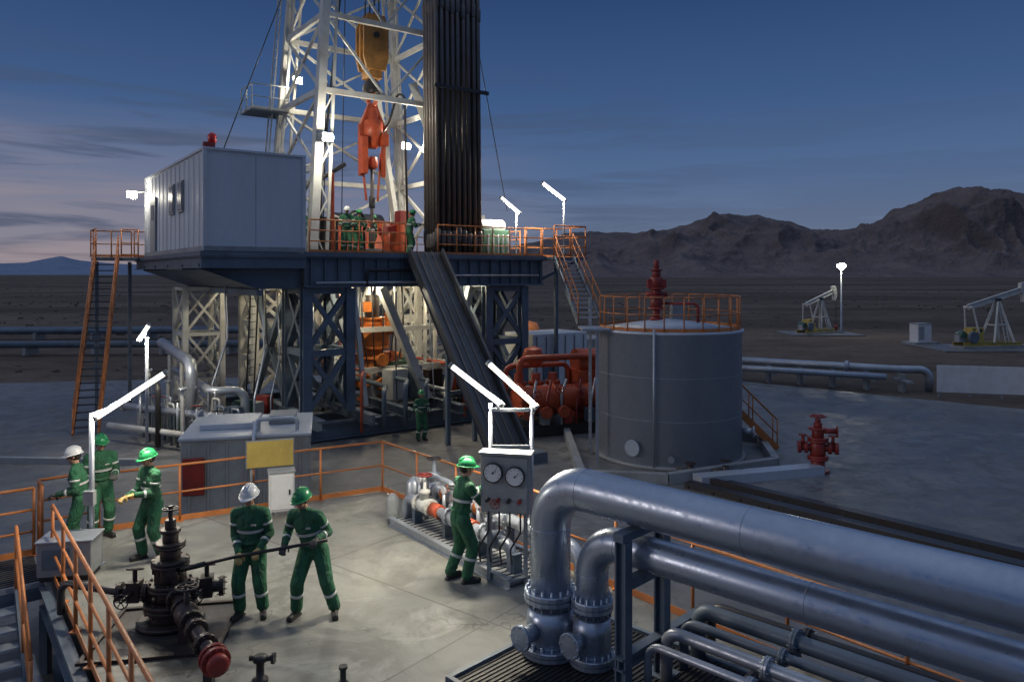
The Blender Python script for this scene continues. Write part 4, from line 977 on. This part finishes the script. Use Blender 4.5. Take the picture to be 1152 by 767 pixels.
for k, q in enumerate((.25, .55, .95, 1.2, 1.6)): b.flange(p+d*q, d, .135, .07, M_brown, 10)
b.lathe([(.10, -.15), (.14, -.08), (.15, 0), (.14, .08), (.10, .15)], p+d*.75, M_brown, 16, d); b.flange(p+d*1.92, d, .16, .05, M_dred, 12); b.flange(p+d*2.02, d, .16, .05, M_dred, 12)
b.lathe([(.12, 0), (.12, .08), (.08, .1)], p+d*2.05, M_dred, 18, d); b.tube(p+d*.75, p+d*.75+V((0, 0, .32)), .035, M_brown); b.wheel(p+d*.75+V((0, 0, .34)), (0, 0, 1), .13, M_brown)
for q in (.6, 1.75): s = p+d*q; b.beam((s.x, s.y, 0), (s.x, s.y, s.z-.05), .1, .1, M_dark)
b.build('wellhead_flowline')
b = B()
b.obox((-4.45, 9.75, .006), V((.75, .14, 0)), V((.1, -.72, 0)), V((0, 0, .004)), M_dark)
for sx, sy in ((1, 0), (-1, 0), (0, 1), (0, -1)):
    c = V((-4.45, 9.75, .02))+V((.75, .14, 0))*sx+V((.1, -.72, 0))*sy
    ax = V((.03, .006, 0)) if sx else V((.78, .145, 0)); ay = V((.1, -.72, 0)) if sx else V((.004, -.03, 0)); b.obox(c, ax, ay, V((0, 0, .018 if sx else .02)), M_brown)
b.build('well_cellar_cover')
b = B()
b.lathe([(.09, 0), (.09, .03), (.045, .04), (.045, .22), (.08, .23), (.08, .28), (.05, .3)], (0, 0, 0), M_black, 14); b.tube((-.12, 0, .26), (.14, 0, .26), .03, M_black); b.flange((.15, 0, .26), (1, 0, 0), .06, .03, M_black, 6)
b.build('ground_valve_stub', None, (-2.85, 8.55, 0))
b = B(); b.lathe([(.06, 0), (.06, .02), (.035, .03), (.035, .16), (.05, .17), (.05, .2)], (0, 0, 0), M_black, 14); b.build('ground_valve_stub', None, (-1.9, 8.5, 0))
b = B()
b.path([(-4.42, 9.83, .74), (-3.6, 9.86, .92), (-2.95, 9.88, 1.03), (-2.42, 9.9, 1.12)], .022, M_black, 10, .5); b.tube((-4.3, 9.83, .765), (-4.0, 9.845, .832), .035, M_black); b.box((-4.42, 9.85, .74), (.14, .16, .1), M_black)
b.build('long_pipe_wrench')

# ------------------------------------------------------------------ people
def ik(a, t, l1, l2, pole):
    d = t-a; L = min(d.length, (l1+l2)*.998); dn = d.normalized(); x = (l1*l1-l2*l2+L*L)/(2*L); h = math.sqrt(max(l1*l1-x*x, 0))
    pv = V(pole)-dn*V(pole).dot(dn); pv = pv.normalized() if pv.length > 1e-4 else V((0, -1, 0))
    return a+dn*x+pv*h, a+dn*L
def cap(b, p0, p1, r0, r1, mat, seg=12):
    b.tube(p0, p1, r0, mat, r1, seg); b.sph(p0, r0, mat, seg=seg, rings=8); b.sph(p1, r1, mat, seg=seg, rings=8)
def remesh(o, vox, it=3):
    m = o.modifiers.new('r', 'REMESH'); m.mode = 'VOXEL'; m.voxel_size = vox; m.use_smooth_shade = True
    s = o.modifiers.new('s', 'SMOOTH'); s.factor = .5; s.iterations = it
def band(b, p0, p1, f, r, w=.05, mat=M_refl):
    d = (p1-p0).normalized(); c = p0.lerp(p1, f)
    b.lathe([(r*.9, -w/2), (r, -w/2+.004), (r, w/2-.004), (r*.9, w/2)], c, mat, 18, d)
def hand(b, w, d, pn, side, mat, sc_=1.12, curl=1.0):
    d = d.normalized(); pn = (pn-d*pn.dot(d)).normalized(); s = d.cross(pn).normalized()
    if s.dot(side) < 0: s = -s
    rot = Matrix((s, d, pn)).transposed()
    b.sph(w+d*.05*sc_, (.043*sc_, .055*sc_, .02*sc_), mat, rot, 12, 8); cap(b, w-d*.03, w+d*.02, .036, .032, mat, 10)
    for k, (o, l) in enumerate(((.032, .92), (.011, 1.0), (-.010, .95), (-.031, .78))):
        p = w+(d*.088+s*o)*sc_; r = .0105*sc_; ang = 0
        for seg, (ln, da) in enumerate(((.042, 30), (.027, 55), (.021, 45))):
            ang += R(da*curl); q = p+(d*math.cos(ang)+pn*math.sin(ang))*ln*l*sc_; cap(b, p, q, r, r*.9, mat, 8); p = q; r *= .9
    p = w+(d*.025+s*.03)*sc_; q = p+(d*.6+s*.75+pn*.35).normalized()*.04*sc_; cap(b, p, q, .014*sc_, .012*sc_, mat, 8)
    q2 = q+(d*.75+s*.05+pn*.7).normalized()*.034*sc_; cap(b, q, q2, .012*sc_, .010*sc_, mat, 8)
def worker(loc, yaw, helmet, glove, lh, rh, lf=(.12, 0), rf=(-.12, 0), lean=(0, 0), pel=(0, 0, .93), hy=0, hp=0, twist=0, kp=(0, -1, 0), el=(0, 0, 0), far=False, scl=1.0, hm=None):
    """local frame: faces -Y ; l = +X side"""
    e = empty('oil_worker', loc, yaw); e.scale = (scl,)*3
    Z = V((0, 0, 1)); P = V(pel); S = P+V((lean[0], lean[1], .5)); ct, st_ = math.cos(twist), math.sin(twist)
    ax = V((ct, st_, 0)); up = (S-P).normalized()
    b = B(); mt = M_cover
    rot = Matrix.Rotation(twist, 3, 'Z')
    tilt = Z.rotation_difference(up).to_matrix() @ rot
    b.sph(P+up*.0, (.18, .135, .15), mt, Z.rotation_difference(up).to_matrix(), 16, 10); b.sph(P.lerp(S, .35), (.165, .128, .17), mt, tilt, 16, 10)
    b.sph(P.lerp(S, .68), (.192, .142, .2), mt, tilt, 16, 10)
    J = {}
    for nm, sg, hd, ft in (('l', 1, lh, lf), ('r', -1, rh, rf)):
        sh = S+ax*(.185*sg)-up*.03; hd = V(hd)
        pole = V((sg*.28, .55, -.6))+V(el)
        elb, wr = ik(sh, hd, .30, .27, pole)
        cap(b, S-up*.0, sh, .085, .08, mt, 12); cap(b, sh, elb, .078, .064, mt, 12); cap(b, elb, wr, .064, .046, mt, 12)
        b.sph(elb, .068, mt); b.torus(wr-(wr-elb).normalized()*.02, wr-elb, .042, .011, mt, 14, 6)
        for q in (.35, .55): b.torus(sh.lerp(elb, q), elb-sh+V((0, 0, .05)), .066, .010, mt, 14, 6)
        hip = P+V((.09*sg, 0, -.02)); an = V((ft[0], ft[1], .10+(ft[2] if len(ft) > 2 else 0)))
        kn, an = ik(hip, an, .43, .42, V(kp)+V((.15*sg, 0, 0)))
        cap(b, hip, kn, .115, .092, mt, 14); cap(b, kn, an+V((0, 0, .02)), .092, .08, mt, 14)
        for q, tl in ((.12, .3), (.8, -.25), (.9, .2)): b.torus(kn.lerp(an, q), (an-kn).normalized()+V((tl, 0, 0)), .082-.008*q, .013, mt, 16, 6)
        b.torus(hip.lerp(kn, .88), (kn-hip).normalized()+V((.2, .2, 0)), .088, .012, mt, 16, 6)
        J[nm] = (sh, elb, wr, hip, kn, an)
    b.torus(P.lerp(S, .2), up, .15, .014, mt, 20, 6)
    cap(b, S, S+up*.06, .078, .064, mt, 12)
    remesh(b.build('coverall', e), .028 if far else .014, 1)
    b = B()
    for nm in 'lr':
        sh, elb, wr, hip, kn, an = J[nm]
        band(b, elb, wr, .5, .0605, .04); band(b, kn, an, .4, .092, .045); band(b, sh, elb, .45, .0765, .035)
    c = P.lerp(S, .52)
    vs = []; n = 28
    for zz in (-.02, .02):
        for k in range(n): t = 2*math.pi*k/n; vs.append(c+tilt @ V((.189*math.cos(t), .145*math.sin(t), zz)))
    b.add(vs, [(k, (k+1) % n, n+(k+1) % n, n+k) for k in range(n)], M_refl, True)
    q = P.lerp(S, .72)+tilt @ V((.075, -.137, 0)); b.obox(q, (tilt @ V((.032, 0, 0))), (tilt @ V((0, .006, 0))), (tilt @ V((0, 0, .012))), M_refl)
    b.build('reflective_tape', e)
    b = B()
    for nm, sg in (('l', 1), ('r', -1)):
        an = J[nm][5]; fd = V((.28*sg, -1, 0)).normalized()
        cap(b, an+V((0, 0, .05)), V((an.x, an.y, an.z-.05)), .055, .046, M_black, 12); hl = V((an.x, an.y, an.z-.055))-fd*.03
        cap(b, hl, hl+fd*.2, .042, .043, M_black, 12); cap(b, hl+fd*.05+V((0, 0, .03)), hl+fd*.15, .045, .042, M_black, 12)
        b.obox(hl+fd*.085+V((0, 0, -.033)), fd*.14, fd.cross(Z)*.044, V((0, 0, .01)), M_black)
    remesh(b.build('boots', e), .02 if far else .011, 2)
    b = B()
    for nm, sg in (('l', 1), ('r', -1)):
        sh, elb, wr, *_ = J[nm]; d = (wr-elb).normalized()
        if hm == 'press': dd = d; pn = V((0, 0, -1))
        else: dd = (d+V((0, -.6, -.1))).normalized(); pn = V((0, -.2, -1))
        hand(b, wr+d*.02, dd, pn, V((-sg, 0, 0)), glove, curl=1.0)
    remesh(b.build('gloved_hands', e), .012 if far else .0055, 1)
    H = S+up*.20+V((0, -.015, 0)); hr = (Matrix.Rotation(hy, 3, 'Z') @ Matrix.Rotation(hp, 3, 'X'))
    def T(x, y, z): return H+hr @ V((x, y, z))
    b = B(); cap(b, S+up*.02, H+hr @ V((0, .015, -.05)), .056, .052, M_skin, 12)
    b.sph(T(0, .01, .02), (.073, .092, .095), M_skin, hr, 16, 12); b.sph(T(0, -.03, -.055), (.052, .055, .05), M_skin, hr, 14, 10); b.sph(T(0, -.062, -.09), (.022, .018, .016), M_skin, hr)
    cap(b, T(0, -.082, .02), T(0, -.102, -.022), .009, .014, M_skin, 8); b.sph(T(0, -.07, .035), (.05, .018, .012), M_skin, hr)
    for s in (-1, 1): b.sph(T(.076*s, .012, 0), (.01, .02, .03), M_skin, hr); b.sph(T(.038*s, -.058, -.025), (.024, .025, .024), M_skin, hr)
    remesh(b.build('head', e), .014 if far else .006, 1)
    b = B()
    for s in (-1, 1): b.sph(T(.03*s, -.078, .012), (.013, .009, .008), M_eyew, hr, 10, 6); b.sph(T(.03*s, -.086, .012), (.006, .004, .006), M_hair, hr, 8, 6); b.beam(T(.015*s, -.09, .034), T(.046*s, -.082, .034), .006, .006, M_hair)
    b.sph(T(0, -.084, -.052), (.022, .008, .006), M_lip, hr, 10, 6); b.sph(T(0, .035, .0), (.078, .078, .08), M_hair, hr, 14, 10)
    b.build('eyes_mouth_hair', e)
    b = B(); n = 24; pr = []
    for k in range(9):
        a = R(90*k/8); pr.append((math.cos(a), math.sin(a)))
    vs = []
    for rr, zz in [(1.0, -.12)]+pr:
        for k in range(n):
            t = 2*math.pi*k/n; vs.append(T(.112*max(rr, .02)*math.cos(t), .008+.137*max(rr, .02)*math.sin(t), .055+.11*zz))
    m_ = len(pr)+1; fs = [(i*n+k, i*n+(k+1) % n, (i+1)*n+(k+1) % n, (i+1)*n+k) for i in range(m_-1) for k in range(n)]+[tuple(range((m_-1)*n, m_*n))]
    b.add(vs, fs, helmet, True)
    vs = []
    for rr, zz in ((.98, .0), (1.16, -.006), (1.16, -.012), (.98, -.008)):
        for k in range(n):
            t = 2*math.pi*k/n; pk = 1+.24*max(0, -math.sin(t))**3 if rr > 1 else 1
            vs.append(T(.112*rr*math.cos(t), .008+.137*rr*pk*math.sin(t), .045+zz-(.01*max(0, -math.sin(t)) if rr > 1 else 0)))
    b.add(vs, [(i*n+k, i*n+(k+1) % n, ((i+1) % 4)*n+(k+1) % n, ((i+1) % 4)*n+k) for i in range(4) for k in range(n)], helmet, True)
    for xo in (-.03, 0, .03):
        pp = [T(xo, .008+.137*math.cos(R(a))*.96, .055+.117*math.sin(R(a))*(.97 if xo else 1.0)) for a in range(25, 160, 15)]
        b.path(pp, .008, helmet, 8, .02, 1)
    b.build('hard_hat', e)
    b = B()
    for s in (-1, 1): b.path([T(.08*s, -.02, .05), T(.07*s, -.03, -.05), T(0, -.06, -.115)], .004, M_black, 6, .02)
    b.build('chin_strap', e)
    return e
worker((-3.52, 10.2, 0), R(4), M_hw, M_glovey, (.17, -.23, .99), (-.10, -.24, .94), (.15, .02), (-.14, -.03), (0, -.06), hp=R(14), hy=R(-8), scl=1.0)
worker((-2.68, 10.2, 0), R(0), M_hg, M_glovek, (.12, -.24, 1.12), (-.33, -.2, 1.03), (.28, .02), (-.22, -.03), (-.09, -.1), (0, .02, .90), hp=R(12), hy=R(-22), twist=R(-12))
worker((-5.83, 12.25, 0), R(-28), M_hg, M_glovey, (.05, -.34, 1.12), (-.12, -.36, 1.08), (.13, .06), (-.13, -.08), (0, -.05), hp=R(12), hy=R(-10), twist=R(-8))
worker((-7.1, 12.45, 0), R(-70), M_hw, M_glovek, (.16, -.3, 1.06), (-.2, -.26, 1.0), (.13, .02), (-.13, -.05), (0, -.07), hp=R(10), scl=.99)
worker((-7.2, 13.2, 0), R(40), M_hg, M_glovek, (.16, -.3, 1.12), (-.2, -.26, 1.05), (.13, .02), (-.13, -.05), (0, -.04), hp=R(8), scl=1.02)
worker((-.78, 11.35, 0), R(118), M_hg, M_glovey, (.10, -.47, 1.30), (-.10, -.50, 1.24), (.13, .10), (-.13, -.05), (0, -.07), hp=R(6), hy=R(-6), hm='press', scl=1.03)
def rp(u, v, z):
    c, s = math.cos(RZ), math.sin(RZ); return (RO[0]+u*c-v*s, RO[1]+u*s+v*c, z)
worker(rp(2.0, 1.2, FZ), R(10), M_hw, M_glovek, (.2, -.3, 1.1), (-.2, -.3, 1.1), hp=R(5), far=True)
worker(rp(2.9, 2.3, FZ), R(40), M_hg, M_glovek, (.2, -.36, 1.2), (-.2, -.34, 1.2), lean=(0, -.1), far=True)
worker(rp(4.6, 1.2, FZ), R(120), M_hg, M_glovek, (.2, -.4, 1.25), (-.2, -.4, 1.2), lean=(0, -.1), far=True)
worker(rp(1.1, 2.6, FZ), R(60), M_hg, M_glovek, (.2, -.2, .95), (-.2, -.2, .95), far=True)
worker(rp(4.6, 4.4, FZ), R(-60), M_hg, M_glovek, (.2, -.4, 1.2), (-.2, -.3, 1.1), far=True)
worker(rp(3.6, -1.6, YZ), R(30), M_hg, M_glovek, (.2, -.3, 1.1), (-.2, -.3, 1.1), far=True)

# ------------------------------------------------------------------ world
w = bpy.data.worlds.new('World'); sc.world = w; w.use_nodes = True; nt = w.node_tree
bg = nt.nodes['Background']; out = nt.nodes['World Output']
tc = nt.nodes.new('ShaderNodeTexCoord').outputs['Generated']
sp = nt.nodes.new('ShaderNodeSeparateXYZ'); nt.links.new(tc, sp.inputs[0]); zc = sp.outputs[2]
def sr(r, g_, b_):
    f = lambda c: ((c/255+.055)/1.055)**2.4 if c > 10 else c/255/12.92
    return (f(r), f(g_), f(b_))
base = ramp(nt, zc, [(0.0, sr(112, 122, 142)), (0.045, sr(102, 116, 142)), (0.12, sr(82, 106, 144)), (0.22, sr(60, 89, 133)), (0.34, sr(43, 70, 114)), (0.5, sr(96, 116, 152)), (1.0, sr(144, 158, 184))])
dt = nt.nodes.new('ShaderNodeVectorMath'); dt.operation = 'DOT_PRODUCT'; nt.links.new(tc, dt.inputs[0]); dt.inputs[1].default_value = (-.62, .78, 0)
left = ramp(nt, dt.outputs['Value'], [(0.72, 0.0), (0.99, 1.0)])
low = ramp(nt, zc, [(0.0, 1.0), (0.07, .8), (0.2, 0.0)])
glow = math_(nt, 'MULTIPLY', left, low)
c = mixc(nt, math_(nt, 'MULTIPLY', glow, .75), base, sr(144, 136, 146))
mp = nt.nodes.new('ShaderNodeMapping'); nt.links.new(tc, mp.inputs[0]); mp.inputs['Scale'].default_value = (1.6, 1.6, 20); mp.inputs['Rotation'].default_value = (0, R(1.5), 0); mp.inputs['Location'].default_value = (.35, .2, .6)
cl = noise_(nt, mp.outputs[0], 1.5, 6, .6, .6)
clm = math_(nt, 'MULTIPLY', ramp(nt, cl, [(.48, 0), (.58, 1)]), math_(nt, 'MULTIPLY', ramp(nt, dt.outputs['Value'], [(0.55, .25), (0.88, 1.0)]), ramp(nt, zc, [(0.0, .9), (.18, .8), (.28, 0)])))
c = mixc(nt, math_(nt, 'MULTIPLY', clm, .85), c, sr(68, 82, 108))
cl2 = noise_(nt, mp.outputs[0], 1.1, 3, .6, .3)
c = mixc(nt, math_(nt, 'MULTIPLY', math_(nt, 'MULTIPLY', ramp(nt, cl2, [(.5, 0), (.62, 1)]), glow), .4), c, sr(172, 152, 150))
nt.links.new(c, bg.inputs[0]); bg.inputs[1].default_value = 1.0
sky = nt.nodes.new('ShaderNodeTexSky'); sky.sky_type = 'NISHITA'; sky.sun_disc = False; sky.sun_elevation = R(1.0); sky.sun_rotation = R(-75)
bg2 = nt.nodes.new('ShaderNodeBackground'); nt.links.new(sky.outputs[0], bg2.inputs[0]); bg2.inputs[1].default_value = 0.003
ad = nt.nodes.new('ShaderNodeAddShader'); nt.links.new(bg.outputs[0], ad.inputs[0]); nt.links.new(bg2.outputs[0], ad.inputs[1]); nt.links.new(ad.outputs[0], out.inputs[0])
sl = bpy.data.lights.new('dusk_sun', 'SUN'); sl.energy = .38; sl.angle = R(14); sl.color = (1, .86, .78)
so = bpy.data.objects.new('dusk_sun', sl); sc.collection.objects.link(so); so.rotation_euler = V((.92, .25, -.30)).to_track_quat('-Z', 'Y').to_euler()

cam = bpy.data.cameras.new('camera'); co = bpy.data.objects.new('camera', cam); sc.collection.objects.link(co)
co.location = (0, 0, 4.6); co.rotation_euler = (R(90), 0, 0); cam.sensor_width = 36; cam.lens = 26.56; cam.shift_y = -75/1152; cam.clip_end = 30000; cam.clip_start = .1
sc.camera = co
sc.view_settings.view_transform = 'Standard'; sc.view_settings.look = 'None'; sc.view_settings.exposure = 0
